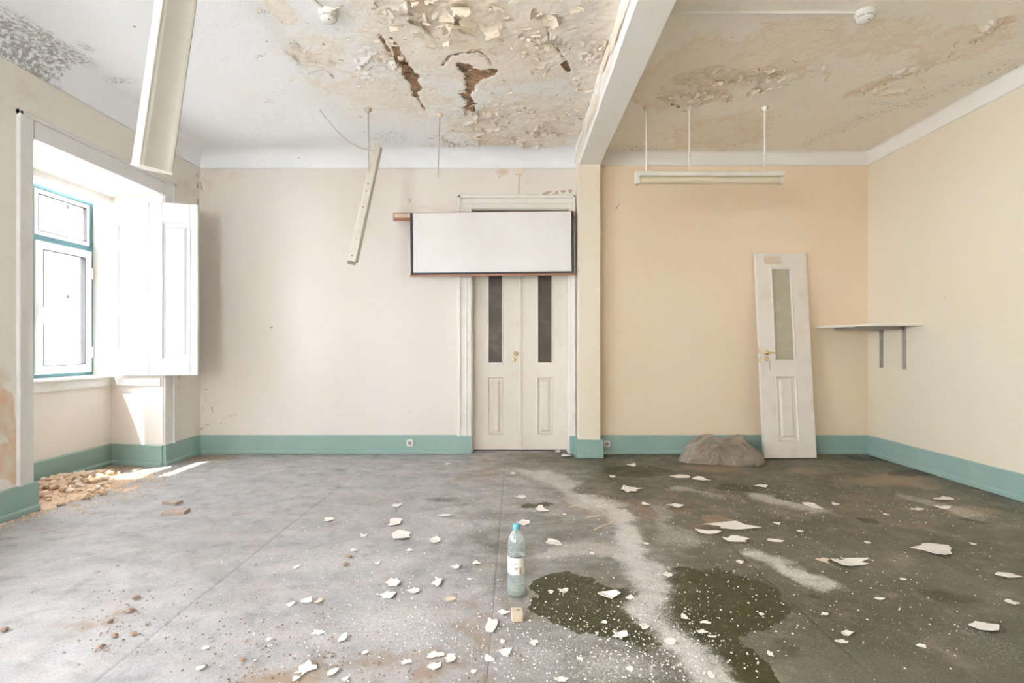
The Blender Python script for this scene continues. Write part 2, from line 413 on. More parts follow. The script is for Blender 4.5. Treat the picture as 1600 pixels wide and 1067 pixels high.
c = t.mix(t.math('MULTIPLY', t.ramp(grain, 0.46, 0.30), 0.30), c, (0.70, 0.68, 0.65))
c = t.mix(t.math('MULTIPLY', t.ramp(t.math('ADD', br, t.math('MULTIPLY', t.math('SUBTRACT', n2, 0.5), 1.2)), 0.30, 0.8), 0.80), c, (0.33, 0.235, 0.155))
c = t.mix(t.math('MULTIPLY', t.ramp(t.math('ADD', dk, t.math('MULTIPLY', t.math('SUBTRACT', stretch, 0.5), 1.1)), 0.28, 0.62), 0.85), c, (0.060, 0.050, 0.030))
wf = t.ramp(t.math('ADD', wt, t.math('MULTIPLY', t.math('SUBTRACT', t.noise(11, 8, 0.72), 0.5), 1.1)), 0.45, 0.53)
c = t.mix(wf, c, t.mix(n2, (0.042, 0.039, 0.012), (0.068, 0.062, 0.021)))
df = t.math('ADD', du, t.math('MULTIPLY', t.math('SUBTRACT', t.noise(120, 5, 0.8), 0.5), 2.2))
c = t.mix(t.math('MULTIPLY', t.math('MULTIPLY', t.ramp(df, 0.25, 1.15), t.ramp(n2, 0.2, 0.62, 0.6, 1.0)), 0.95), c, (0.68, 0.65, 0.60))
dots = t.ramp(t.math('SUBTRACT', t.vor(150), t.math('MULTIPLY', cr, 0.34)), 0.03, -0.03)
c = t.mix(t.math('MULTIPLY', dots, t.ramp(cr, 0.03, 0.2)), c, (0.72, 0.67, 0.60))
dd = t.ramp(t.math('SUBTRACT', t.vor(33), 0.02), 0.06, 0.03)
c = t.mix(t.math('MULTIPLY', t.math('MULTIPLY', dd, t.ramp(n2, 0.52, 0.6)), 0.6), c, (0.16, 0.12, 0.08))
t.bump(t.math('ADD', t.math('MULTIPLY', n3, 0.5), t.math('ADD', n2, t.math('MULTIPLY', n4, 0.25))), 0.3, 0.006)
rg = t.math('SUBTRACT', t.math('ADD', t.ramp(n2, 0.3, 0.7, 0.42, 0.62), t.math('MULTIPLY', du, 0.3)), t.math('MULTIPLY', wf, 0.12))
M['floor'] = t.out(c, rg, 0.35)
M['subfloor'] = paint('subfloor_dark', (0.20, 0.18, 0.15), 0.9, (0.1, 0.08, 0.06), 0.4)

# ------------------------------------------------------------------ floor
xs_all = (XL - 0.6, XR)
seams = [-1.485, -0.10, 1.285, 2.655]
def floor_attrs(X, Y):
    X0, Y0 = X, Y                                  # warp the plan so that every stain gets a ragged outline
    X = X0 + 0.34 * (fbm(X0, Y0, 1.7, 201, 3) - 0.5) + 0.16 * (fbm(X0, Y0, 7.0, 202, 5, 0.65) - 0.5)
    Y = Y0 + 0.34 * (fbm(X0, Y0, 1.7, 203, 3) - 0.5) + 0.16 * (fbm(X0, Y0, 7.0, 204, 5, 0.65) - 0.5)
    w1 = fbm(X, Y, 1.3, 3); w2 = fbm(X, Y, 4.0, 8, 5, 0.6)
    A = {}
    def fb(x, y, rx, ry, rot=0, soft=0.6, amp=0.35, w=w2):
        c = FL(x, y); s = c[1] / FPX
        return blob(X, Y, c, rx * s, ry * c[1] * c[1] / (CAMZ * FPX), rot, soft, w, amp)
    # dark wet patch: an outline in metres, its edge ragged
    wet = fb(905, 925, 85, 45, 0, 0.35, 0.30)
    wet = np.maximum(wet, fb(1100, 940, 112, 62, 0, 0.3, 0.28))
    wet = np.maximum(wet, fb(1150, 1030, 62, 85, 0, 0.3, 0.25))
    wet = np.maximum(wet, fb(960, 960, 100, 35, 0, 0.35, 0.3))
    wet = np.maximum(wet, fb(840, 790, 28, 7, 0, 0.5, 0.4) * 0.7)
    A['wet'] = wet
    # powder swept into streaks
    def st(pts, wid, k=1.0, w=w2):
        d = line_d(X, Y, [FL(*p) for p in pts]) / wid + (w - 0.5) * 1.1
        return k * (1 - sst(0.15, 1.15, d))
    du = st([(930, 770), (985, 850), (1040, 930), (1075, 1000), (1115, 1070)], 0.13, 1.0)
    du = np.maximum(du, st([(810, 735), (880, 755), (935, 785)], 0.26, 0.85))
    du = np.maximum(du, st([(1010, 790), (1060, 850)], 0.12, 0.6))
    du = np.maximum(du, st([(880, 858), (985, 850)], 0.16, 0.7))
    du = np.maximum(du, st([(1175, 865), (1215, 880), (1310, 915)], 0.16, 0.95))
    du = np.maximum(du, st([(1050, 762), (1130, 775)], 0.16, 0.65))
    du = np.maximum(du, st([(1190, 768), (1260, 790)], 0.20, 0.85))
    du = np.maximum(du, st([(1420, 780), (1500, 795), (1560, 812)], 0.14, 0.65))
    du = np.maximum(du, fb(960, 1030, 130, 50, 0, 0.9, 0.6) * 0.62)
    du = np.maximum(du, fb(620, 960, 170, 60, 0, 0.9, 0.6) * 0.62)
    du = np.maximum(du, fb(520, 880, 130, 40, 0, 0.9, 0.6) * 0.55)
    du = np.maximum(du, fb(700, 820, 120, 30, 0, 0.9, 0.6) * 0.50)
    du = np.maximum(du, fb(660, 740, 90, 10, 0, 0.9, 0.6) * 0.5)
    du = np.maximum(du, fb(1560, 1000, 60, 50, 0, 0.9, 0.6) * 0.35)
    A['dust'] = du
    # the dusty grey left of the room against the olive covering on the right
    A['grey'] = 1 - sst(-1.3, 1.7, X + (w1 - 0.5) * 1.8)
    br = np.maximum.reduce([fb(330, 715, 70, 7, 0, 0.8, 0.4) * 0.9, fb(760, 720, 60, 10, 0, 0.8, 0.5) * 0.55, fb(905, 800, 70, 20, 0, 0.9, 0.5) * 0.45,
                            fb(1100, 812, 28, 14, 0, 0.5, 0.4) * 0.9, fb(1400, 752, 110, 14, 0.2, 0.8, 0.5) * 0.95, fb(1250, 735, 90, 10, 0, 0.9, 0.5) * 0.7,
                            fb(1120, 730, 60, 9, 0, 0.8, 0.4) * 0.8, fb(1375, 975, 45, 22, 0, 0.9, 0.4) * 0.35, fb(200, 950, 80, 35, 0, 0.9, 0.7) * 0.5,
                            fb(480, 1040, 160, 40, 0, 0.9, 0.6) * 0.7, fb(660, 1020, 170, 60, 0, 0.9, 0.6) * 0.65, fb(20, 805, 70, 18, 0, 0.8, 0.4) * 0.95, fb(760, 960, 130, 60, 0, 0.9, 0.6) * 0.5, fb(760, 740, 160, 20, 0, 0.9, 0.6) * 0.55, fb(960, 790, 240, 45, 0, 0.9, 0.6) * 0.55, fb(1350, 790, 260, 40, 0, 0.9, 0.6) * 0.5, fb(1000, 850, 200, 30, 0, 0.9, 0.6) * 0.45,
                            fb(200, 728, 90, 12, 0, 0.8, 0.4) * 0.85, fb(1530, 800, 60, 12, 0, 0.8, 0.5) * 0.8, fb(700, 930, 90, 40, 0, 0.9, 0.6) * 0.4])
    A['brown'] = br
    A['dark'] = np.maximum.reduce([fb(1000, 735, 85, 10, 0, 0.8, 0.5) * 0.9, fb(1150, 757, 60, 9, 0, 0.8, 0.5) * 0.9, fb(1450, 735, 130, 9, 0.5, 0.8, 0.4),
                                   fb(1365, 715, 40, 5, 0, 0.8, 0.4), fb(1335, 805, 22, 5, 0, 0.7, 0.4), fb(1280, 925, 60, 20, 0, 0.9, 0.5) * 0.5,
                                   fb(520, 735, 45, 7, 0.2, 0.8, 0.5) * 0.35, fb(700, 782, 60, 9, 0, 0.8, 0.5) * 0.45, fb(1480, 925, 60, 16, 0, 0.9, 0.5) * 0.5,
                                   fb(1250, 1010, 90, 40, 0, 0.9, 0.5) * 0.45, fb(1550, 815, 40, 6, 0, 0.8, 0.4) * 0.8])
    A['crumb'] = np.maximum.reduce([du * 0.55, fb(900, 1010, 190, 60, 0, 0.9, 0.5) * 0.85, fb(660, 960, 180, 90, 0, 0.9, 0.5) * 0.6, fb(1000, 940, 220, 80, 0, 0.9, 0.5) * 0.55,
                                    fb(1250, 860, 220, 60, 0, 0.9, 0.5) * 0.45, fb(1500, 1000, 120, 60, 0, 0.9, 0.5) * 0.35, fb(850, 800, 250, 40, 0, 0.9, 0.5) * 0.35])
    return A
floor = MB().box(XOUT, XR + 0.2, YF - 0.2, YB + 0.6, -0.12, -0.010).build('floor', M['subfloor'])
tag(floor, kind='structure')
edges = [XL - 0.585] + seams + [XR]
for k in range(len(edges) - 1):
    x0, x1 = edges[k] + 0.001, edges[k + 1] - 0.001
    xs = np.linspace(x0, x1, max(2, int((x1 - x0) / 0.0105)))
    ys = np.concatenate([np.linspace(YF, 1.5, 60), np.linspace(1.5, YB + 0.19, 410)[1:]])
    X, Y = np.meshgrid(xs, ys)
    A = floor_attrs(X, Y)
    ed = np.minimum(np.minimum(X - x0, x1 - X), 0.05)
    Z = (fbm(X, Y, 2.2, 40) - 0.5) * 0.010 + (fbm(X, Y, 22, 41, 3) - 0.5) * 0.003 - 0.002 - 0.0015 * (1 - sst(0, 0.012, ed)) - 0.002
    link('floor_sheet', grid_mesh('floor_sheet', xs, ys, Z, A), M['floor'], floor)

# ------------------------------------------------------------------ ceilings
def cblob(X, Y, x, y, rx, ry, rot=0, soft=0.6, w=None, amp=0.4):
    c = CE(x, y); h = ZC - CAMZ
    return blob(X, Y, c, rx * c[1] / FPX, ry * c[1] ** 2 / (h * FPX), rot, soft, w, amp)
def cline(X, Y, pts, wid, w, amp=0.6):
    d = line_d(X, Y, [CE(*p) for p in pts]) / wid + (w - 0.5) * 2 * amp
    return 1 - sst(0.3, 1.1, d)
def build_ceiling(name, x0, x1, mat, alcove):
    xs = np.linspace(x0, x1, int((x1 - x0) / 0.0105)); ys = np.concatenate([np.linspace(YF, 2.6, 40), np.linspace(2.6, YB, 290)[1:]])
    X, Y = np.meshgrid(xs, ys)
    w1 = fbm(X, Y, 1.4, 60); w2 = fbm(X, Y, 4.2, 61, 5); w3 = fbm(X, Y, 9.0, 62, 5, 0.6)
    cb = lambda *a, **k: cblob(X, Y, *a, **k)
    if not alcove:
        st = np.maximum.reduce([cb(760, 60, 250, 120, w=w1, soft=0.9, amp=0.3), cb(640, 150, 160, 60, w=w1, soft=0.9) * 0.55, cb(820, 200, 150, 70, w=w1, soft=0.9) * 0.85,
                                cb(440, 20, 30, 40, w=w2, soft=0.8) * 0.7, cb(500, 80, 90, 60, w=w2, soft=0.9) * 0.5, cb(520, 130, 70, 30, w=w2, soft=0.9) * 0.45,
                                cb(930, 80, 40, 170, w=w2, soft=0.9) * 0.9, cb(400, 150, 60, 25, w=w2, soft=0.9) * 0.2, cb(330, 240, 60, 20, w=w2, soft=0.9) * 0.25])
        st = np.maximum(st, blob(X, Y, (0.0, 2.2), 1.3, 0.9, 0, 0.9, w1, 0.4) * 0.8)
        pm = np.maximum.reduce([cb(715, 30, 140, 60, w=w2, soft=0.7, amp=0.3), cb(850, 60, 80, 60, w=w2, soft=0.8) * 0.7, cb(790, 200, 130, 50, w=w2, soft=0.8) * 0.75,
                                cb(600, 110, 70, 50, w=w2, soft=0.8) * 0.6, cb(930, 60, 35, 120, w=w2, soft=0.8) * 0.8, cb(470, 90, 60, 50, w=w2, soft=0.9) * 0.4])
        ww = 0.5 * (w2 + w3)
        ru = np.maximum.reduce([cline(X, Y, [(612, 62), (622, 80), (632, 104), (646, 126), (650, 150)], 0.050, ww, 1.7), cline(X, Y, [(722, 104), (735, 112), (750, 118), (768, 112)], 0.048, ww, 1.8),
                                cline(X, Y, [(727, 108), (735, 130), (730, 150), (737, 172)], 0.068, ww, 1.8), cline(X, Y, [(692, 102), (702, 88), (718, 84), (748, 81), (760, 88), (768, 100)], 0.013, ww, 1.2) * 0.75,
                                cline(X, Y, [(833, 18), (846, 30), (856, 46), (858, 64), (872, 78), (886, 98)], 0.014, ww, 1.0) * 0.8, cline(X, Y, [(884, 100), (889, 111)], 0.035, ww, 1.2),
                                cline(X, Y, [(594, 56), (602, 70), (611, 88)], 0.026, ww, 1.2) * 0.75, cline(X, Y, [(650, 146), (657, 160), (664, 172)], 0.016, ww, 0.8) * 0.8])
        mo = np.maximum.reduce([blob(X, Y, (-3.22, 3.48), 0.13, 0.42, 0, 0.7, w2, 0.5) * 0.9, blob(X, Y, (-3.05, 3.62), 0.06, 0.10, 0, 0.7, w2, 0.5) * 0.7, cb(190, 125, 28, 8, w=w2, soft=0.7) * 0.6,
                                cb(412, 18, 10, 7, w=w2, soft=0.7) * 0.7, cb(465, 65, 16, 8, w=w2, soft=0.8) * 0.35, cb(490, 100, 26, 14, w=w2, soft=0.8) * 0.4,
                                cb(420, 158, 12, 6, w=w2, soft=0.8) * 0.5, cb(740, 230, 60, 9, w=w2, soft=0.8) * 0.5, cb(610, 215, 40, 12, w=w2, soft=0.8) * 0.3])
        d_wall = np.minimum(X - XL, YB - Y)
    else:
        st = np.maximum.reduce([cb(1080, 120, 120, 80, w=w1, soft=0.9, amp=0.35), cb(1230, 70, 130, 70, w=w1, soft=0.9) * 0.8, cb(1120, 205, 140, 40, w=w1, soft=0.9) * 0.7,
                                cb(1370, 60, 110, 60, w=w1, soft=0.9) * 0.65, cb(1500, 70, 90, 50, w=w1, soft=0.9) * 0.7, cb(1330, 190, 150, 40, w=w1, soft=0.9) * 0.3, 0.28 + 0 * X])
        pm = np.maximum.reduce([cb(1080, 150, 60, 16, w=w2, soft=0.7) , cb(1110, 122, 60, 22, w=w2, soft=0.7), cb(1210, 115, 70, 20, w=w2, soft=0.7),
                                cline(X, Y, [(1330, 150), (1420, 110), (1500, 80), (1560, 40)], 0.10, w2, 0.6) * 0.8, cb(1400, 145, 50, 10, w=w2, soft=0.8) * 0.6])
        ru = cline(X, Y, [(1048, 163), (1062, 168)], 0.03, w3, 0.4) * 0.6
        mo = np.maximum.reduce([cline(X, Y, [(1260, 225), (1360, 180), (1450, 150), (1560, 112)], 0.16, w2, 0.6) * 0.30, cline(X, Y, [(1350, 160), (1440, 165)], 0.09, w2, 0.6) * 0.32,
                                cb(1000, 235, 60, 10, w=w2, soft=0.8) * 0.4, cb(1130, 235, 20, 6, w=w2, soft=0.8) * 0.35])
        d_wall = np.minimum(XR - X, YB - Y)
    # peeling: paint lifts off along contours of the noise, the bared patch lies between
    n = fbm(X + 0.15 * (w2 - 0.5), Y, 3.4, 77, 5, 0.55)
    bare = sst(0.50, 0.54, n) * sst(0.25, 0.45, pm)
    rim = np.exp(-((n - 0.515) / 0.016) ** 2) * sst(0.18, 0.5, pm) * sst(0.35, 0.6, fbm(X, Y, 2.7, 90, 3))
    n5 = fbm(X, Y, 9.5, 79, 4, 0.55)
    rim2 = np.exp(-((n5 - 0.55) / 0.03) ** 2) * sst(0.3, 0.6, pm) * sst(0.45, 0.6, fbm(X, Y, 2.2, 95, 3))
    Z = ZC - 0.030 * rim - 0.014 * rim2 + 0.004 * bare + (w2 - 0.5) * 0.014 * st + (w3 - 0.5) * 0.028 * pm + 0.008 * sst(0.3, 0.7, ru)
    att = dict(stain=st, peel=np.maximum(bare * 0.85, 0), rust=ru, mold=mo)
    o = link(name, grid_mesh(name, xs, ys, Z, att, True), mat)
    return tag(o, kind='structure')
ceil_main = build_ceiling('ceiling', XL, PX0, M['ceiling'], False)
ceil_alc = build_ceiling('ceiling_alcove', PX1, XR, M['ceiling_alcove'], True)
roof = MB().box(XOUT, XR + 0.2, YF - 0.2, YB + 0.6, ZC + 0.03, ZC + 0.25).build('ceiling_slab', M['beam'])
tag(roof, kind='structure')

# ------------------------------------------------------------------ walls
def wall_grid(name, axis, at, a0, a1, z0, z1, mat, attrs_fun, step=0.0125, flip=False):
    us = np.linspace(a0, a1, int((a1 - a0) / step) + 2); zs = np.linspace(z0, z1, int((z1 - z0) / step) + 2)
    U, Z = np.meshgrid(us, zs)
    me = grid_mesh(name, us, zs, np.zeros_like(U), attrs_fun(U, Z), flip)
    co = np.empty(len(me.vertices) * 3, np.float32); me.vertices.foreach_get('co', co); co = co.reshape(-1, 3)
    rel = (fbm(co[:, 0], co[:, 1], 1.6, 33) - 0.5) * 0.010 + (fbm(co[:, 0], co[:, 1], 11, 34) - 0.5) * 0.002
    new = np.stack([co[:, 0], at + rel, co[:, 1]], -1) if axis == 'y' else np.stack([at + rel, co[:, 0], co[:, 1]], -1)
    me.vertices.foreach_set('co', new.ravel().astype(np.float32)); me.update()
    return me, mat
def bp(x, y, Y=YB): p = PT(x, y, Y); return (p.x, p.z)
def back_attrs(U, Z):
    w = fbm(U, Z, 6, 12); w2 = fbm(U, Z, 14, 13)
    cr = np.zeros_like(U)
    for pts, wd in (([(315, 611), (330, 606), (345, 607)], 0.008), ([(316, 640), (320, 628), (319, 618)], 0.007), ([(326, 660), (333, 645), (330, 635)], 0.010),
                    ([(345, 662), (350, 652), (368, 648)], 0.009), ([(312, 672), (325, 664), (328, 655)], 0.009), ([(775, 268), (780, 278)], 0.02),
                    ([(635, 643), (645, 643)], 0.014), ([(960, 330), (972, 312)], 0.010), ([(945, 360), (948, 354)], 0.016), ([(423, 512), (425, 512)], 0.016),
                    ([(850, 302), (870, 300), (892, 299)], 0.03), ([(310, 250), (312, 280), (316, 300)], 0.015), ([(900, 266), (938, 268)], 0.012)):
        d = line_d(U, Z, [bp(*p) for p in pts]) / wd + (w2 - 0.5) * 1.0
        cr = np.maximum(cr, 1 - sst(0.4, 1.2, d))
    st = np.maximum.reduce([blob(U, Z, bp(340, 275), 0.5, 0.25, 0, 0.9, w, 0.5) * 0.45, blob(U, Z, bp(330, 640), 0.35, 0.5, 0, 0.9, w, 0.5) * 0.35,
                            blob(U, Z, bp(840, 285), 0.45, 0.14, 0, 0.9, w, 0.5) * 0.40, blob(U, Z, bp(785, 270), 0.12, 0.1, 0, 0.9, w, 0.5) * 0.6, 0 * U])
    return dict(crack=cr, stain=st, bare=0 * U)
doorX0, doorX1, doorZ = -0.478, 0.585, CAMZ + 1.507
def back_wall(name, spans, mats):
    o = None
    for (a0, a1, z0, z1, mt) in spans:
        me, m = wall_grid(name, 'y', YB, a0, a1, z0, z1, mt, back_attrs)
        if o is None: o = tag(link(name, me, m), kind='structure')
        else: link('wall_surface', me, m, o)
    return o
wb = back_wall('wall_back', [(XL - 0.05, doorX0, 0, ZC, M['wall_cream']), (doorX0, doorX1, doorZ, ZC, M['wall_cream']),
                             (doorX1, PX0 + 0.02, 0, ZC, M['wall_cream'])], None)
wa = back_wall('wall_alcove', [(PX1 - 0.02, XR + 0.02, 0, ZC, M['wall_yellow'])], None)
b = MB().box(XOUT, doorX0, YB + 0.012, YB + 0.6, 0, ZC + 0.1).box(doorX1, XR + 0.2, YB + 0.012, YB + 0.6, 0, ZC + 0.1).box(doorX0, doorX1, YB + 0.012, YB + 0.6, doorZ, ZC + 0.1)
b.box(doorX0, doorX1, YB + 0.35, YB + 0.6, 0, doorZ)
b.build('wall_core', M['wall_cream'], wb)
tag(MB().box(XR, XR + 0.2, YF - 0.2, YB, 0, ZC + 0.1).build('wall_right', M['wall_right']), kind='structure')
b = MB().box(XOUT, XR, YF - 0.2, YF, 0, 0.80).box(XOUT, XR, YF - 0.2, YF, 2.70, ZC + 0.1)
for (a, c) in ((XOUT, FILLWIN[0][0]), (FILLWIN[0][1], XR)): b.box(a, c, YF - 0.2, YF, 0.80, 2.70)
tag(b.build('wall_front', M['wall_right']), kind='structure')
for k, (a, c) in enumerate(FILLWIN):
    wr = tag(empty('window_%d' % (k + 4), ((a + c) / 2, YF, 0.80)), kind='structure'); h = (c - a) / 2  # added window, out of view, there to let fill light in
    f = MB()
    for (u0, u1, z0, z1) in ((-h, -h + 0.06, 0, 1.9), (h - 0.06, h, 0, 1.9), (-h, h, 0, 0.06), (-h, h, 1.84, 1.9), (-0.04, 0.04, 0, 1.9), (-h, h, 1.30, 1.35)): f.box(u0, u1, -0.13, -0.07, z0, z1)
    f.build('frame', M['white'], wr)
    for q in (-1, 1):
        for (z0, z1) in ((0.06, 1.30), (1.35, 1.84)):
            MB().box(min(q * 0.04, q * (h - 0.06)), max(q * 0.04, q * (h - 0.06)), -0.103, -0.097, z0, z1).build('pane', M['glass'], wr)
# left wall, 0.98 m thick, with a full-height recess at each window
SPL = 0.09
b = MB()
segs = [(YF - 0.2, WIN[2][0]), (WIN[2][1], WIN[1][0]), (WIN[1][1], WIN[0][0])]
for (a, c) in segs: b.box(XOUT, XL - 0.006, a, c, 0, ZC + 0.1)
b.prism([(XL - 0.006, WIN[0][1]), (XL - 0.006, YB + 0.02), (XOUT, YB + 0.02), (XOUT, WIN[0][1] + SPL), (XREC, WIN[0][1] + SPL)], 0, ZC + 0.1, 'z')
ZSOF = CAMZ + 1.49
for (a, c) in WIN:
    b.box(XOUT, XL - 0.006, a, c + SPL, ZSOF, ZC + 0.1)
    b.box(XOUT, XREC, a, c + SPL, 0, 0.865)
wl = tag(b.build('wall_left', M['wall_recess']), kind='structure')
def left_attrs(U, Z):
    w = fbm(U, Z, 5, 52); w2 = fbm(U, Z, 14, 53)
    def lp(x, y): Y = -XL * FPX / (VX - x); return (Y, CAMZ + (VY - y) * Y / FPX)
    bare = np.maximum.reduce([blob(U, Z, lp(5, 640), 0.10, 0.26, 0, 0.8, w, 0.6), blob(U, Z, lp(12, 720), 0.16, 0.22, 0, 0.8, w, 0.6) * 0.8,
                              blob(U, Z, (3.54, 0.65), 0.03, 0.5, 0, 0.8, w, 0.4) * 0.8, blob(U, Z, (3.1, 0.7), 0.35, 0.5, 0, 0.9, w, 0.6) * 0.8])
    st = np.maximum.reduce([blob(U, Z, (3.3, 0.75), 0.4, 0.7, 0, 0.9, w, 0.5) * 0.7, blob(U, Z, (3.6, 2.95), 0.5, 0.25, 0, 0.9, w, 0.5) * 0.4,
                            blob(U, Z, (5.4, 2.9), 0.35, 0.3, 0, 0.9, w, 0.5) * 0.4])
    cr = np.maximum(1 - sst(0.4, 1.2, line_d(U, Z, [(5.2, 1.05), (5.3, 0.9), (5.28, 0.75)]) / 0.012 + (w2 - 0.5)), 1 - sst(0.4, 1.2, line_d(U, Z, [(5.58, 3.1), (5.6, 2.8), (5.58, 2.6)]) / 0.02 + (w2 - 0.5)))
    return dict(bare=bare, stain=st, crack=cr)
for (a, c, z0, z1) in ((WIN[1][1], WIN[0][0], 0, ZC), (WIN[0][1], YB, 0, ZC), (WIN[0][0], WIN[0][1], ZSOF, ZC), (YF, WIN[2][0], 0, ZC), (WIN[2][1], WIN[1][0], 0, ZC),
                       (WIN[1][0], WIN[1][1], ZSOF, ZC), (WIN[2][0], WIN[2][1], ZSOF, ZC)):
    me, m = wall_grid('wall_surface', 'x', XL, a, c, z0, z1, M['wall_left'], left_attrs, 0.0125 if a > 2 else 0.05, True)
    link('wall_surface', me, m, wl)
# pillar and beam
pil = tag(MB().cham(PX0, PX1, PYF, YB + 0.02, 0, ZBEAM + 0.02, 0.008).build('pillar', M['pillar']), kind='structure')
ys = np.linspace(YF, YB, 420)
prof = [(PX0 - 0.03, ZC + 0.03), (PX0 - 0.012, ZC - 0.03), (PX0, ZBEAM + 0.09), (PX0 + 0.004, ZBEAM + 0.02), (PX0 + 0.012, ZBEAM), (PX1 - 0.01, ZBEAM), (PX1, ZBEAM + 0.012), (PX1, ZC + 0.03)]
vs = []
rng = np.random.RandomState(4)
for i, y in enumerate(ys):
    for k, (x, z) in enumerate(prof):
        r = float(fbm(np.array([y * 1.0]), np.array([k * 3.1]), 5.0, 7, 4)[0]) - 0.5
        amp = (0.05, 0.05, 0.035, 0.018, 0.008, 0.010, 0.012, 0.0)[k]
        vs.append((x + r * amp, y, z + r * amp * (0.4 if k in (4, 5) else 0)))
n = len(prof)
fs = [(i * n + k, i * n + k + 1, (i + 1) * n + k + 1, (i + 1) * n + k) for i in range(len(ys) - 1) for k in range(n - 1)]
beam = tag(link('beam', mesh('beam', vs, fs), M['beam']), kind='structure')
# coves between wall and ceiling
def cove(name, p0, p1, inward, rz, rx, mat, mould=None):
    p0, p1 = Vector((*p0, 0)), Vector((*p1, 0)); w = Vector((*inward, 0))
    prof = [(0.0, -rz - 0.012), (0.014, -rz - 0.010), (0.014, -rz)]
    for k in range(9):
        a = k / 8 * math.pi / 2
        prof.append((0.014 + (rx - 0.014) * (1 - math.cos(a)), -rz * (1 - math.sin(a)) + 0.004))
    k = len(prof); vs = []; mo = []
    seg = max(1, int((p1 - p0).length / 0.03))
    for q in range(seg + 1):
        p = p0.lerp(p1, q / seg)
        for i, (d, z) in enumerate(prof):
            vs.append(p + w * d + Vector((0, 0, ZC + z - 0.003)))
            mo.append(mould(p, i / k) if mould else 0.0)
    me = mesh(name, vs, [(a * k + i, a * k + i + 1, a * k + k + i + 1, a * k + k + i) for a in range(seg) for i in range(k - 1)], True)
    at = me.attributes.new('mold', 'FLOAT', 'POINT'); at.data.foreach_set('value', mo)
    return tag(link(name, me, mat), kind='structure')
def left_mould(p, q):
    v = float(fbm(np.array([p.y]), np.array([q * 0.4]), 6.0, 71, 3)[0]) - 0.5
    m = 1 - float(sst(0.30, 0.42, abs(p.y - 3.52) + v * 0.25))
    return min(1.0, m * (0.9 + v))
cove('trim_1', (XL, YB), (PX0, YB), (0, -1), 0.15, 0.20, M['ceiling'])
cove('trim_2', (XL, YF), (XL, YB), (1, 0), 0.15, 0.20, M['ceiling'], left_mould)
cove('trim_3', (PX1, YB), (XR, YB), (0, -1), 0.115, 0.07, M['cove'])
cove('trim_4', (XR, YF), (XR, YB), (-1, 0), 0.115, 0.07, M['cove'])

# ------------------------------------------------------------------ skirting boards
def skirt(name, p0, p1, inward, parent=None, h=0.205, mat=None):
    p0, p1 = Vector((*p0, 0)), Vector((*p1, 0)); w = Vector((*inward, 0))
    prof = [(0, 0), (0.038, 0), (0.038, 0.028), (0.030, 0.040), (0.024, 0.044), (0.024, h - 0.008), (0.018, h), (0, h)]
    vs = [p + w * d + Vector((0, 0, z)) for p in (p0, p1) for (d, z) in prof]
    k = len(prof)
    fs = [(i, (i + 1) % k, k + (i + 1) % k, k + i) for i in range(k)] + [tuple(range(k)), tuple(range(2 * k - 1, k - 1, -1))]
    o = link(name, mesh(name, vs, fs), mat or M['green'], parent)
    if parent is None: tag(o, kind='structure')
    return o
skirt('baseboard_back', (XL, YB), (-0.480, YB), (0, -1))
skirt('baseboard_door', (0.60, YB), (PX0, YB), (0, -1))
bpil = skirt('baseboard_pillar', (PX0 - 0.02, PYF), (PX1 + 0.025, PYF), (0, -1), h=0.19)
skirt('skirting_return', (PX0, YB), (PX0, PYF - 0.02), (-1, 0), bpil, h=0.19)
skirt('baseboard_alcove', (PX1, YB), (XR, YB), (0, -1))
skirt('baseboard_right', (XR, YB), (XR, YF), (-1, 0))
bl = skirt('baseboard_left', (XL, 5.05), (XL, YB), (1, 0))
skirt('baseboard_near', (XL + 0.004, WIN[1][1]), (XL + 0.004, 3.70), (1, 0))
rb = skirt('baseboard_recess', (XREC, 3.68), (XREC, 5.14), (1, 0))
skirt('skirting_return', (XREC, 5.14), (XL, 5.05), (-0.09, -1), rb)

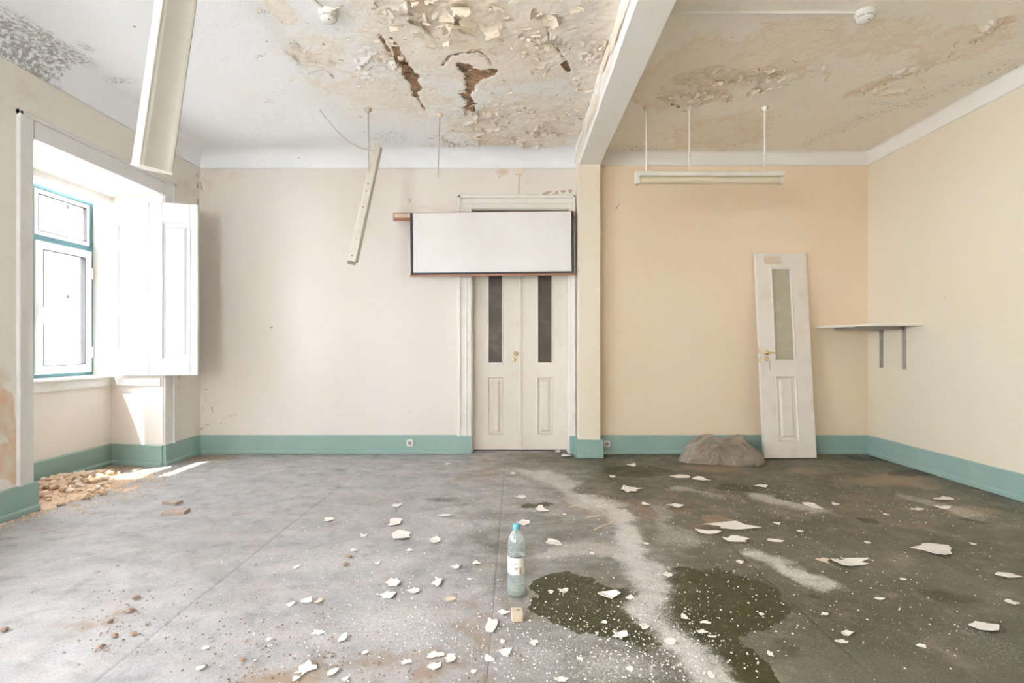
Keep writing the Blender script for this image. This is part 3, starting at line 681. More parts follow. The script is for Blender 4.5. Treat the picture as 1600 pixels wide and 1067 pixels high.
# ------------------------------------------------------------------ windows
def rect_frame(b, x0, x1, y0, y1, z0, z1, w):
    b.box(x0, x1, y0, y0 + w, z0, z1); b.box(x0, x1, y1 - w, y1, z0, z1)
    b.box(x0, x1, y0 + w, y1 - w, z0, z0 + w); b.box(x0, x1, y0 + w, y1 - w, z1 - w, z1)
    return b
def build_window(name, Y0, Y1, closed_half):
    root = tag(empty(name, (XL, (Y0 + Y1) / 2, 0)), kind='structure')
    oy = (Y0 + Y1) / 2; pane_mat = M['glass_dimmed'] if Y0 > 3 else M['glass']
    def part(b, nm, mat, par=root, bevel=0):
        o = b.build(nm, mat, None, bevel=bevel)
        o.data.transform(Matrix.Translation((-XL, -oy, 0))); o.parent = par
        return o
    yA, yB_ = Y0, Y1 + SPL
    # casing on the wall
    b = MB()
    for (q0, q1) in ((Y0 - 0.12, Y0), (Y1, Y1 + 0.15)):
        z0 = 0.20
        b.cham(XL - 0.01, XL + 0.016, q0 + 0.004, q1 - 0.004, z0 + 0.002, ZSOF + 0.15, 0.004)
        e0, e1 = (q0, q0 + 0.028) if q0 < Y0 else (q1 - 0.028, q1)
        b.cham(XL - 0.01, XL + 0.026, e0, e1, z0, ZSOF + 0.16, 0.004)
    b.cham(XL - 0.01, XL + 0.016, Y0, Y1, ZSOF, ZSOF + 0.13, 0.004, 'y')
    b.cham(XL - 0.01, XL + 0.026, Y0 - 0.12, Y1 + 0.15, ZSOF + 0.13, ZSOF + 0.162, 0.006, 'y')
    part(b, 'casing', M['casing_grey'])
    part(MB().box(XREC - 0.10, XREC + 0.015, yA, yB_, ZSOF - 0.055, ZSOF + 0.01), 'head_board', M['white'])
    s = part(MB().cham(XOUT, XREC + 0.05, yA, yB_, 0.865, 0.895, 0.008, 'y'), 'sill', M['white'])
    part(MB().box(XREC - 0.01, XREC + 0.022, yA, yB_, 0.79, 0.865), 'apron', M['white'])
    part(MB().prism([(XREC, Y1 + SPL), (XL - 0.02, Y1), (XL - 0.02, Y1 - 0.02), (XREC, Y1 + SPL - 0.022)], 0.79, 0.865, 'z'), 'apron_return', M['white'])
    part(MB().box(XOUT, XREC - 0.002, yB_ - 0.012, yB_ + 0.01, 0.895, ZSOF), 'jamb_lining', M['stone'])
    # teal outer frame, mullion, transom bar
    zb, zt, ztr = 0.897, 2.615, CAMZ + 0.967
    ym = Y0 + (yB_ - Y0) * 0.545
    b = rect_frame(MB(), XWIN - 0.05, XWIN + 0.02, yA, yB_ - 0.005, zb, zt, 0.030)
    b.box(XWIN - 0.05, XWIN + 0.025, yA, yB_ - 0.005, ztr - 0.022, ztr + 0.022)
    b.box(XWIN - 0.05, XWIN + 0.018, ym - 0.03, ym + 0.03, zb, zt)
    part(b, 'frame', M['teal'])
    for k, (q0, q1) in enumerate(((yA + 0.034, ym - 0.032), (ym + 0.032, yB_ - 0.039))):
        sash = part(rect_frame(MB(), XWIN - 0.035, XWIN + 0.030, q0, q1, zb + 0.034, ztr - 0.026, 0.075), 'sash', M['pvc'])
        part(rect_frame(MB(), XWIN - 0.015, XWIN + 0.034, q0 + 0.073, q1 - 0.073, zb + 0.105, ztr - 0.098, 0.006), 'gasket', M['dark'], sash)
        part(MB().box(XWIN - 0.012, XWIN - 0.006, q0 + 0.07, q1 - 0.07, zb + 0.10, ztr - 0.09), 'pane', pane_mat, sash)
        hy = q1 if k else q0
        for hz in (1.12, 1.90):
            part(MB().tube([(XWIN + 0.035, hy, hz - 0.055), (XWIN + 0.035, hy, hz + 0.055)], 0.011, 10), 'hinge', M['pvc'], sash)
        if k:
            hb = MB().box(XWIN + 0.03, XWIN + 0.045, q0 + 0.022, q0 + 0.050, 1.46, 1.56)
            hb.box(XWIN + 0.045, XWIN + 0.062, q0 + 0.028, q0 + 0.044, 1.38, 1.53)
            part(hb, 'handle', M['pvc'], sash)
        top = part(rect_frame(MB(), XWIN - 0.035, XWIN + 0.012, q0, q1, ztr + 0.024, zt - 0.032, 0.045), 'top_light', M['pvc'])
        part(rect_frame(MB(), XWIN - 0.015, XWIN + 0.016, q0 + 0.043, q1 - 0.043, ztr + 0.065, zt - 0.073, 0.006), 'gasket', M['dark'], top)
        part(MB().box(XWIN - 0.012, XWIN - 0.006, q0 + 0.04, q1 - 0.04, ztr + 0.06, zt - 0.07), 'pane', pane_mat, top)
    if closed_half:
        part(MB().box(XOUT - 0.005, XOUT + 0.035, yA, ym, 0.90, ZSOF), 'outer_blind', M['white'])
    return root
for k, (a, c) in enumerate(WIN): build_window('window_%d' % (k + 1), a, c, False)  # only the first is seen; the other two are added to light the room

# folding shutter, two panelled leaves
def panel_leaf(b_, w, h, panels, th=0.034):
    """door-like leaf in local x (0..w), z (0..h), front at -y: stiles and rails around openings, listed as (x0,x1,z0,z1)"""
    b = b_
    xs0, xs1 = panels[0][0], panels[0][1]
    b.box(0, xs0, -th / 2, th / 2, 0, h); b.box(xs1, w, -th / 2, th / 2, 0, h)
    zz = 0
    for (x0, x1, z0, z1) in sorted(panels, key=lambda p: p[2]):
        b.box(xs0, xs1, -th / 2, th / 2, zz, z0); zz = z1
    b.box(xs0, xs1, -th / 2, th / 2, zz, h)
    return b
def raised_panel(x0, x1, z0, z1, th=0.034, m=0.030):
    b = MB()
    for s in (-1, 1):
        y0, y1 = s * (th / 2 - 0.016), s * (th / 2 - 0.002)
        o = [(x0, z0), (x1, z0), (x1, z1), (x0, z1)]
        i1 = [(x0 + m, z0 + m), (x1 - m, z0 + m), (x1 - m, z1 - m), (x0 + m, z1 - m)]
        i2 = [(x0 + m * 1.7, z0 + m * 1.7), (x1 - m * 1.7, z0 + m * 1.7), (x1 - m * 1.7, z1 - m * 1.7), (x0 + m * 1.7, z1 - m * 1.7)]
        vs = [(x, y0, z) for x, z in o] + [(x, y0, z) for x, z in i1] + [(x, y1, z) for x, z in i2]
        fs = []
        for k in range(4):
            j = (k + 1) % 4
            fs += [(k, j, 4 + j, 4 + k), (4 + k, 4 + j, 8 + j, 8 + k)]
        fs.append((8, 9, 10, 11))
        if s > 0: fs = [f[::-1] for f in fs]
        b.add(vs, fs)
        # moulding round the opening
        e = 0.010; ym = s * (th / 2 + 0.004); yi = s * (th / 2 - 0.012)
        mo = [(x0 - e, z0 - e), (x1 + e, z0 - e), (x1 + e, z1 + e), (x0 - e, z1 + e)]
        mi = [(x0 + e, z0 + e), (x1 - e, z0 + e), (x1 - e, z1 - e), (x0 + e, z1 - e)]
        vs = [(x, s * th / 2, z) for x, z in mo] + [(x, ym, z) for x, z in o] + [(x, yi, z) for x, z in mi]
        fs = []
        for k in range(4):
            j = (k + 1) % 4
            fs += [(k, j, 4 + j, 4 + k), (4 + k, 4 + j, 8 + j, 8 + k)]
        if s > 0: fs = [f[::-1] for f in fs]
        b.add(vs, fs)
    return b
sh = empty('window_shutter', (-3.55, 4.975, 0.894))
tag(sh, 'white folding window shutter with two tall panelled leaves standing open at the window recess', 'shutter')
leafs = [((-4.005, 5.065), (-3.565, 4.995)), ((-3.540, 4.972), (-3.150, 5.090))]
for k, (p, q) in enumerate(leafs):
    dx, dy = q[0] - p[0], q[1] - p[1]; w = math.hypot(dx, dy)
    rot = math.atan2(dy, dx)
    x0, x1 = (0.09, w - 0.10) if k == 0 else (0.10, w - 0.07)
    pan = (x0, x1, 0.16, 1.690 - 0.20)
    lf = panel_leaf(MB(), w, 1.690, [pan]).build('leaf', M['shutter'], sh, (p[0] + 3.55, p[1] - 4.975, 0), (0, 0, rot), bevel=0.004)
    raised_panel(*pan).build('panel', M['shutter'], lf)
for hz in (0.25, 0.85, 1.45):
    MB().tube([(-0.003, -0.012, hz - 0.04), (-0.003, -0.012, hz + 0.04)], 0.008, 8).build('hinge', M['shutter'], sh)

# ------------------------------------------------------------------ double door at the back
d1 = tag(empty('door_1', (0.055, YB, 0)), kind='structure')
def dpart(b, nm, mat, par=d1, bevel=0):
    o = b.build(nm, mat, None, bevel=bevel)
    o.data.transform(Matrix.Translation((-0.055, -YB, 0))); o.parent = par
    return o
b = MB()
zt = doorZ
b.cham(-0.612, doorX0 - 0.0, YB - 0.022, YB + 0.01, 0.20, zt, 0.005); b.cham(-0.632, -0.596, YB - 0.042, YB + 0.01, 0.20, zt + 0.148, 0.006)
b.cham(-0.545, -0.525, YB - 0.030, YB + 0.01, 0.20, zt, 0.005)
b.cham(doorX1, 0.640, YB - 0.022, YB + 0.01, 0.20, zt, 0.005); b.cham(0.630, 0.662, YB - 0.042, YB + 0.01, 0.20, zt + 0.148, 0.006)
b.cham(-0.60, 0.64, YB - 0.022, YB + 0.01, zt, zt + 0.12, 0.005, 'x'); b.cham(-0.632, 0.662, YB - 0.042, YB + 0.01, zt + 0.115, zt + 0.150, 0.006, 'x')
b.cham(-0.56, 0.62, YB - 0.030, YB + 0.01, zt + 0.05, zt + 0.066, 0.005, 'x')
dpart(b, 'casing', M['casing'])
b = MB().box(doorX0 - 0.01, doorX0 + 0.006, YB, YB + 0.34, 0, zt).box(doorX1 - 0.006, doorX1 + 0.01, YB, YB + 0.34, 0, zt).box(doorX0, doorX1, YB, YB + 0.34, zt - 0.006, zt + 0.01)
dpart(b, 'jamb', M['casing'])
YD = YB + 0.17; LZ = 2.16
dpart(MB().box(doorX0, doorX1, YD - 0.02, YD + 0.05, LZ + 0.004, LZ + 0.075), 'transom_bar', M['door'])
tr = dpart(MB().box(doorX0 + 0.005, doorX1 - 0.005, YD, YD + 0.03, LZ + 0.075, zt - 0.006), 'transom_panel', M['brown'])
mid = 0.058
for k, (x0, x1) in enumerate(((doorX0 + 0.007, mid - 0.003), (mid + 0.003, doorX1 - 0.007))):
    w = x1 - x0
    g = [(PT(763, 0, YD).x, PT(785, 0, YD).x), (PT(840, 0, YD).x, PT(862.5, 0, YD).x)][k]
    gz0, gz1 = PT(0, 567, YD).z, 1.98
    pz0, pz1 = PT(0, 678, YD).z, PT(0, 590, YD).z
    lf = MB()
    for bx in ((x0, g[0], 0.012, LZ), (g[1], x1, 0.012, LZ), (g[0], g[1], 0.012, pz0), (g[0], g[1], pz1, gz0), (g[0], g[1], gz1, LZ)):
        lf.box(bx[0], bx[1], YD - 0.02, YD + 0.02, bx[2], bx[3])
    lf = dpart(lf, 'leaf', M['door'])
    pb = raised_panel(g[0], g[1], pz0, pz1, 0.04, 0.028)
    pb.v = [(v[0], v[1] + YD, v[2]) for v in pb.v]
    dpart(pb, 'panel', M['door'], lf)
    dpart(MB().box(g[0], g[1], YD - 0.004, YD + 0.004, gz0, gz1), 'glass_pane', M['door_glass'], lf)
    bd = MB()
    for q in ((g[0] - 0.012, g[0] + 0.006, gz0 - 0.012, gz1), (g[1] - 0.006, g[1] + 0.012, gz0 - 0.012, gz1), (g[0], g[1], gz0 - 0.012, gz0 + 0.006)):
        bd.cham(q[0], q[1], YD - 0.028, YD - 0.004, q[2], q[3], 0.003)
    dpart(bd, 'glazing_bead', M['door'], lf)
    if k == 0:
        MX = Matrix.Translation((PT(806, 0, YD).x, YD - 0.02, PT(0, 552, YD).z)) @ Matrix.Rotation(R(90), 4, 'X')
        dpart(MB().lathe([(0.006, 0), (0.024, 0), (0.024, 0.004), (0.010, 0.010), (0.010, 0.028), (0.022, 0.034), (0.026, 0.046), (0.022, 0.056), (0.006, 0.060)], 18, M=MX), 'knob', M['brass'], lf)
        MX = Matrix.Translation((PT(803.5, 0, YD).x, YD - 0.02, PT(0, 562, YD).z)) @ Matrix.Rotation(R(90), 4, 'X')
        dpart(MB().lathe([(0.004, 0), (0.020, 0), (0.020, 0.005), (0.012, 0.007), (0.004, 0.007)], 16, M=MX), 'keyhole_plate', M['brass'], lf)
        dpart(MB().cham(mid - 0.020, mid + 0.016, YD - 0.036, YD - 0.018, 0.014, LZ, 0.005), 'meeting_strip', M['door'], lf)

# ------------------------------------------------------------------ projection screen above the door
ps = empty('projection_screen', PT(641, 333, 5.48), (0, R(-0.62), 0))
tag(ps, 'white roll-down projection screen with black border hanging in front of the double door', 'screen')
SW, SH_ = 255 / 146.0, 97 / 146.0
hx0, hx1 = (614 - 641) / 146.0, 257 / 146.0
b = MB().cham(hx0, hx1, 0.012, 0.075, -0.068, 0.012, 0.012, 'x'); b.build('housing', M['copper'], ps)
MB().box(hx0 + 0.012, hx1 - 0.01, 0.008, 0.013, -0.044, -0.004).build('housing_strip', M['tube_light'], ps)
MB().cham(hx0 - 0.006, hx0 + 0.003, 0.010, 0.078, -0.070, 0.014, 0.012, 'x').build('end_cap', M['rod'], ps)
nx, nz = 60, 26
def fab(u, v):
    return -0.004 - 0.006 * math.sin(3.1 * u + 2.0 * v) * v - 0.007 * math.exp(-((u - 0.25 - 0.5 * v) / 0.12) ** 2) * v + 0.006 * math.exp(-((u - 1.3 + 0.3 * v) / 0.15) ** 2) * v
def fabric(name, u0, u1, v0, v1, nx, nz, off, mat, par):
    vs = []; 
    for s in (0, 0.0015):
        for j in range(nz + 1):
            for i in range(nx + 1):
                u = u0 + (u1 - u0) * i / nx; v = v0 + (v1 - v0) * j / nz
                vs.append((u, fab(u, v) + off + s, -v))
    k = (nx + 1) * (nz + 1); fs = []
    for j in range(nz):
        for i in range(nx):
            a = j * (nx + 1) + i
            fs.append((a, a + nx + 1, a + nx + 2, a + 1)); fs.append((k + a, k + a + 1, k + a + nx + 2, k + a + nx + 1))
    return link(name, mesh(name, vs, fs, True), mat, par)
bw = 4 / 146.0
fabric('fabric', 0, SW, 0.0, SH_, nx, nz, 0, M['screen'], ps)
fabric('border', 0, bw, 0.0, SH_, 2, nz, -0.003, M['black'], ps)
fabric('border', SW - bw, SW, 0.0, SH_, 2, nz, -0.003, M['black'], ps)
fabric('border', bw, SW - bw, SH_ - bw * 0.9, SH_, nx, 2, -0.003, M['black'], ps)
MB().cham(-0.008, SW + 0.008, -0.018, 0.006, -SH_ - 0.016, -SH_ + 0.002, 0.005, 'x').build('bottom_bar', M['copper'], ps)

# ------------------------------------------------------------------ loose door leaf leaning on the wall
p0 = Vector((*FL(1193, 716), 0)); DW = 0.555
lean = math.atan2(YB - 0.045 - p0.y, 2.17)
ld = empty('loose_door_leaf', (p0.x, p0.y, 0.004), (-lean, 0, R(1.2)))
tag(ld, 'narrow cream door leaf with a tall glass pane leaning against the yellow wall', 'door')
DL = 2.195; th = 0.042
k_ = DL / 316.0
def dz(y): return (716 - y) * k_ * 1.0
gx0, gx1, gz0, gz1 = 0.165, 0.375, dz(568), dz(425)
px0_, px1_, pz0, pz1 = 0.170, 0.375, dz(690), dz(593)
lf = MB()
for bx in ((0, gx0, 0, DL), (gx1, DW, 0, DL), (gx0, gx1, 0, pz0), (gx0, gx1, pz1, gz0), (gx0, gx1, gz1, DL)):
    lf.box(bx[0], bx[1], -th / 2, th / 2, bx[2], bx[3])
lf.build('leaf_body', M['door_loose'], ld)
raised_panel(gx0, gx1, pz0, pz1, th, 0.030).build('panel', M['door_loose'], ld)
MB().box(gx0, gx1, -0.003, 0.003, gz0, gz1).build('glass_pane', M['door_frost'], ld)
bd = MB()
for s in (-1,):
    for q in ((gx0 - 0.014, gx0 + 0.006, gz0 - 0.014, gz1 + 0.014), (gx1 - 0.006, gx1 + 0.014, gz0 - 0.014, gz1 + 0.014), (gx0, gx1, gz0 - 0.014, gz0 + 0.006), (gx0, gx1, gz1 - 0.006, gz1 + 0.014)):
        bd.cham(q[0], q[1], -th / 2 - 0.010, -0.003, q[2], q[3], 0.004)
bd.build('glazing_bead', M['door_loose'], ld)
MX = Matrix.Translation((0.075, -th / 2, dz(556))) @ Matrix.Rotation(R(90), 4, 'X')
kb = MB().lathe([(0.006, 0), (0.025, 0), (0.025, 0.005), (0.011, 0.010), (0.011, 0.036), (0.005, 0.038)], 16, M=MX)
kb.tube([(0.075, -th / 2 - 0.032, dz(556)), (0.115, -th / 2 - 0.036, dz(556)), (0.150, -th / 2 - 0.034, dz(556) - 0.004)], [0.010, 0.009, 0.008], 10)
kb.build('lever_handle', M['brass'], ld)
MX = Matrix.Translation((0.072, -th / 2, dz(566))) @ Matrix.Rotation(R(90), 4, 'X')
kp = MB().lathe([(0.004, 0), (0.022, 0), (0.022, 0.005), (0.012, 0.008), (0.004, 0.008)], 16, M=MX).build('keyhole_plate', M['brass'], ld)
MB().box(0.1, 0.1035, -th / 2 - 0.003, -th / 2 + 0.001, dz(582), dz(568)).build('scratch', M['clod'], ld)
for (z0, z1) in ((dz(557), dz(549)), (dz(572), dz(563))):
    MB().box(-0.004, 0.004, -th / 2 - 0.001, -th / 2 + 0.024, z0, z1).build('strike_plate', M['brass'], ld)
MB().cham(0.095, 0.275, -th / 2 - 0.002, -th / 2 + 0.001, dz(417), dz(405), 0.001, 'y').build('sticker_residue', paint('sticker_residue', (0.70, 0.58, 0.47), 0.7, (0.6, 0.46, 0.36), 0.5, 20, bump=0), ld)

# ------------------------------------------------------------------ shelf in the right corner
sz = CAMZ + 0.195
shf = empty('wall_shelf', (XR, 5.25, sz)); tag(shf, 'white corner shelf board on two grey metal brackets beside the leaning door', 'shelf')
b = MB()
pr = [(0.0, YB - 0.012 - 5.25), (-0.59, YB - 0.012 - 5.25), (-0.50, 4.95 - 5.25), (-0.46, 4.885 - 5.25), (-0.40, 4.865 - 5.25), (0, 4.865 - 5.25)]
b.prism(pr, 0.0, 0.022, 'z').build('board', M['shelf'], shf, bevel=0.003)
for yb in (XR * FPX / (1379 - VX), XR * FPX / (1414.5 - VX)):
    y = yb - 5.25
    br = MB().box(-0.52, -0.002, y - 0.014, y + 0.014, -0.006, 0).box(-0.50, -0.004, y - 0.002, y + 0.002, -0.030, -0.006)
    br.box(-0.008, -0.001, y - 0.014, y + 0.014, -0.42, 0).box(-0.034, -0.006, y - 0.002, y + 0.002, -0.42, -0.006)
    bo = br.build('bracket', M['steel'], shf)
    for z in (-0.12, -0.24, -0.37):
        MB().lathe([(0.002, 0), (0.006, 0), (0.005, 0.003), (0.001, 0.004)], 8, M=Matrix.Translation((-0.008, y + 0.007, z)) @ Matrix.Rotation(R(-90), 4, 'Y')).build('screw', M['rod_white'], bo)

# ------------------------------------------------------------------ lamps
# right lamp, level, on three rods
Yl = 4.545; s = FPX / Yl
lx0, lx1 = (993 - VX) / s, (1223 - VX) / s
zt_, zb_ = CAMZ + (VY - 269) / s, CAMZ + (VY - 288) / s
lr = empty('hanging_lamp', ((lx0 + lx1) / 2, Yl, zt_)); L = lx1 - lx0
tag(lr, 'long cream fluorescent lamp hanging level from three white rods before the yellow wall', 'lamp')
MB().cham(-L / 2, L / 2, -0.035, 0.035, -0.042, 0, 0.004, 'x').build('body', M['lamp'], lr)
MB().cham(-L / 2 - 0.001, -L / 2 + 0.028, -0.037, 0.037, zb_ - zt_ - 0.002, 0.001, 0.006, 'x').build('end_cap', M['lamp'], lr)
MB().cham(L / 2 - 0.034, L / 2 - 0.012, -0.028, 0.028, zb_ - zt_, -0.04, 0.010, 'x').build('end_cap', M['lamp'], lr)
pr = [(0.030 * math.cos(a), -0.072 + 0.034 * math.sin(a)) for a in [2 * math.pi * k / 16 for k in range(16)]]
MB().prism(pr, -L / 2 + 0.026, L / 2 - 0.03, 'x', smooth=True).build('diffuser', M['diffuser'], lr)
for px in (1010, 1077, 1195):
    x = (px - VX) / s - (lx0 + lx1) / 2
    rd = MB().tube([(x, 0, -0.002), (x, 0, ZC - zt_ - 0.004)], 0.0072, 8).build('rod', M['rod_white'], lr)
    MB().lathe([(0.006, -0.035), (0.018, -0.03), (0.030, -0.006), (0.030, 0.0)], 14, (x, 0, ZC - zt_)).build('ceiling_cup', M['rod_white'], rd)
# middle lamp, fallen to hang from one rod and a slack cable
def axis_frame(top, bot, side):
    z = (Vector(top) - Vector(bot)).normalized(); x = Vector(side); x = (x - z * x.dot(z)).normalized(); y = z.cross(x)
    Mx = Matrix((x, y, z)).transposed().to_4x4(); Mx.translation = Vector(bot)
    return Mx, (Vector(top) - Vector(bot)).length
top = PT(591, 229, 4.725); bot = PT(551, 411, 4.225)
Mx, L = axis_frame(top, bot, (1, 0.35, 0))
lm = empty('fallen_lamp'); lm.matrix_world = Mx
tag(lm, 'bare cream lamp batten dangling at a steep slant from one rod and a slack cable', 'lamp')
MB().cham(-0.040, 0.022, -0.028, 0.028, 0, L, 0.004, 'z').build('body', M['lamp'], lm)
MB().prism([(0.022, -0.024), (0.040, -0.012), (0.040, 0.012), (0.022, 0.024)], 0.02, L - 0.02, 'z').build('channel', M['lamp_trough'], lm)
for z in (0.0, L - 0.012): MB().cham(-0.041, 0.024, -0.030, 0.030, z, z + 0.012, 0.004, 'z').build('end_cap', M['lamp'], lm)
for z, r in ((0.22, 0.011), (0.55, 0.006), (0.72, 0.006), (0.80, 0.006), (L - 0.10, 0.011), (0.05, 0.005)):
    MB().lathe([(0.001, 0), (r, 0), (r * 0.8, 0.003), (0.001, 0.004)], 10, M=Matrix.Translation((-0.014, -0.028, z)) @ Matrix.Rotation(R(90), 4, 'X')).build('mounting_hole', M['dark'] if r < 0.008 else M['rod_white'], lm)
inv = Mx.inverted()
rtop = Vector((*CE(575, 170), ZC)); rbot = PT(577, 289, 4.56)
rd = MB().tube([inv @ rtop, inv @ rbot], 0.0055, 8).build('rod', M['rod'], lm)
o = MB().lathe([(0.006, -0.035), (0.020, -0.028), (0.034, -0.006), (0.034, 0.0)], 14, tuple(rtop)); o.v = [tuple(inv @ Vector(v)) for v in o.v]
o.build('ceiling_cup', M['rod'], rd)
c0 = Vector((*CE(499, 171), ZC)); c1 = PT(591, 236, 4.70)
pts = []
for k in range(15):
    q = k / 14; p = c0.lerp(c1, q); p.z -= 0.10 * math.sin(math.pi * q); pts.append(inv @ p)
MB().tube(pts, 0.0045, 6).build('cable', M['rod'], lm)
# lone rod left over from that lamp
r0 = Vector((*CE(687, 178), ZC)); r1 = PT(684.5, 277, r0.y)
lone = empty('lone_rod', r0); tag(lone, 'thin bare suspension rod left hanging from the stained ceiling with no lamp', 'rod')
MB().tube([(0, 0, 0.0), r1 - r0], 0.0048, 8).build('shaft', M['rod'], lone)
MB().lathe([(0.006, -0.03), (0.018, -0.025), (0.028, -0.006), (0.028, 0.0)], 14).build('ceiling_cup', M['curl'], lone)
# left lamp, hanging almost upright close to the camera
Yl = 2.50
bot = PT(203, 257, Yl); topx = PT(240, 0, Yl)
dirv = (topx - bot).normalized(); top = bot + dirv * 1.21
Mx, L = axis_frame(top, bot, (1, 0, 0))
ll = empty('hanging_lamp'); ll.matrix_world = Mx
tag(ll, 'long lamp housing hanging nearly upright by one end beside the window, close to the camera', 'lamp')
MB().cham(0, 0.030, 0.004, 0.055, 0, L, 0.004, 'z').build('body', M['lamp'], ll)
MB().cham(0.028, 0.046, -0.002, 0.05, 0.006, L - 0.006, 0.003, 'z').build('side_channel', M['lamp'], ll)
arc = []
for k in range(9):
    q = k / 8; arc.append((0.046 + 0.100 * q, 0.004 + 0.082 * q + 0.020 * math.sin(math.pi * q)))
pr = arc + [(x + 0.002, y + 0.004) for x, y in reversed(arc)]
MB().prism(pr, 0.008, L - 0.008, 'z', smooth=True).build('reflector', M['lamp_trough'], ll)
for z in (0.0, L - 0.010):
    MB().prism([(0.0, 0.002), (0.046, -0.002), (0.150, 0.086), (0.146, 0.094), (0.04, 0.075), (0.0, 0.058)], z, z + 0.010, 'z').build('end_cap', M['lamp'], ll)
inv = Mx.inverted(); tw = Mx @ Vector((0.06, 0.03, L))
MB().tube([inv @ tw, inv @ Vector((tw.x + 0.01, tw.y, ZC))], 0.005, 8).build('rod', M['rod'], ll)

# ------------------------------------------------------------------ smoke detectors with surface conduit
def detector(x, y, label, run):
    c = CE(x, y)
    o = empty('smoke_detector', (c[0], c[1], ZC)); tag(o, label, 'smoke detector')
    MB().lathe([(0.060, 0.0), (0.062, -0.014), (0.058, -0.018)], 28, cap=False).build('base', M['plastic'], o)
    hd = MB().lathe([(0.057, -0.016), (0.057, -0.030), (0.053, -0.034), (0.053, -0.037), (0.050, -0.041), (0.050, -0.044), (0.044, -0.054), (0.020, -0.060), (0.002, -0.061)], 28).build('head', M['plastic'], o)
    for z, r in ((-0.0355, 0.0535), (-0.0425, 0.0505)):
        for k in range(6):
            a0 = k * math.pi / 3 + 0.08; vs = []
            for j in range(7):
                a = a0 + j / 6 * 0.88
                vs += [(r * math.cos(a) * 1.012, r * math.sin(a) * 1.012, z - 0.0013), (r * math.cos(a) * 1.012, r * math.sin(a) * 1.012, z + 0.0013)]
            link('vent_slot', mesh('vent_slot', vs, [(2 * j, 2 * j + 2, 2 * j + 3, 2 * j + 1) for j in range(6)]), M['dark'], hd)
    MB().lathe([(0.001, -0.0655), (0.004, -0.064), (0.004, -0.058)], 8, (0.012, -0.022, 0.002)).build('indicator', M['dark'], hd)
    v = Vector((*run, 0)); d = v.normalized(); sd = Vector((-d.y, d.x, 0)) * 0.009
    st = d * 0.055
    vs = [st - sd, st + sd, v + sd, v - sd]
    b = MB(); b.add([p + Vector((0, 0, z)) for z in (0.004, -0.014) for p in vs], [(4, 5, 6, 7), (0, 4, 7, 3), (1, 2, 6, 5), (3, 7, 6, 2), (0, 1, 5, 4)])
    b.build('conduit', M['plastic'], o)
detector(513, 19, 'white round smoke detector on the ceiling of the main room, near the hanging lamp housing', (-0.55, -1.6))
cR = CE(1351, 19); detector(1351, 19, 'white round smoke detector on the stained alcove ceiling right of the beam', (PX1 - cR[0], 0.0))

# ------------------------------------------------------------------ small fittings on the walls
def socket(name, loc, label, w=0.062):
    o = empty(name, loc); tag(o, label, 'socket')
    MB().cham(-w / 2, w / 2, -0.032, 0.0, -w / 2, w / 2, 0.005, 'y').build('box', M['plastic'], o, bevel=0.003)
    MB().lathe([(0.001, 0.001), (0.018, 0.001), (0.020, 0.0035), (0.022, 0.0)], 18, M=Matrix.Translation((0, -0.032, 0)) @ Matrix.Rotation(R(90), 4, 'X')).build('socket_ring', M['steel'], o)
    for q in (-0.008, 0.008):
        MB().lathe([(0.001, 0.0), (0.003, 0.0), (0.003, 0.003), (0.001, 0.003)], 8, M=Matrix.Translation((q, -0.033, 0)) @ Matrix.Rotation(R(90), 4, 'X')).build('pin_hole', M['dark'], o)
    return o
p = PT(641, 691.5, YB - 0.03); so = socket('wall_socket', (p.x, YB - 0.024, p.z), 'small white power socket on the green skirting left of the double door', 0.068)
MB().tube([(0, -0.008, 0.034), (0.001, 0.004, 0.05), (0, 0.006, 0.075)], 0.004, 6).build('cable', M['rod_white'], so)
p = PT(946, 693, YB - 0.03); socket('wall_socket', (p.x + 0.012, YB - 0.024, p.z), 'white power socket on the green skirting just right of the pillar', 0.062)
p = PT(811, 268, YB)
jb = empty('junction_box', (p.x, YB, p.z - 0.01)); tag(jb, 'small cream junction box with a cable running down to the door casing', 'junction box')
MB().cham(-0.036, 0.036, -0.035, 0.004, -0.030, 0.036, 0.005, 'y').build('box', M['pillar'], jb, bevel=0.003)
MB().tube([(0, -0.008, -0.03), (-0.004, -0.008, -0.12), (-0.010, -0.008, -0.235)], 0.007, 8).build('cable', M['pillar'], jb)
p = PT(639.5, 313, YB)
wp = empty('wall_plate', (p.x, YB, p.z)); tag(wp, 'small round tan cover plate on the cream wall above the screen tube', 'cover plate')
MB().lathe([(0.020, -0.004), (0.026, 0.0), (0.024, 0.008), (0.010, 0.011), (0.002, 0.011)], 16, M=Matrix.Rotation(R(90), 4, 'X')).build('disc', M['diffuser'], wp)
MB().lathe([(0.001, 0.011), (0.006, 0.011), (0.005, 0.014), (0.001, 0.014)], 10, M=Matrix.Rotation(R(90), 4, 'X')).build('screw', M['steel'], wp)

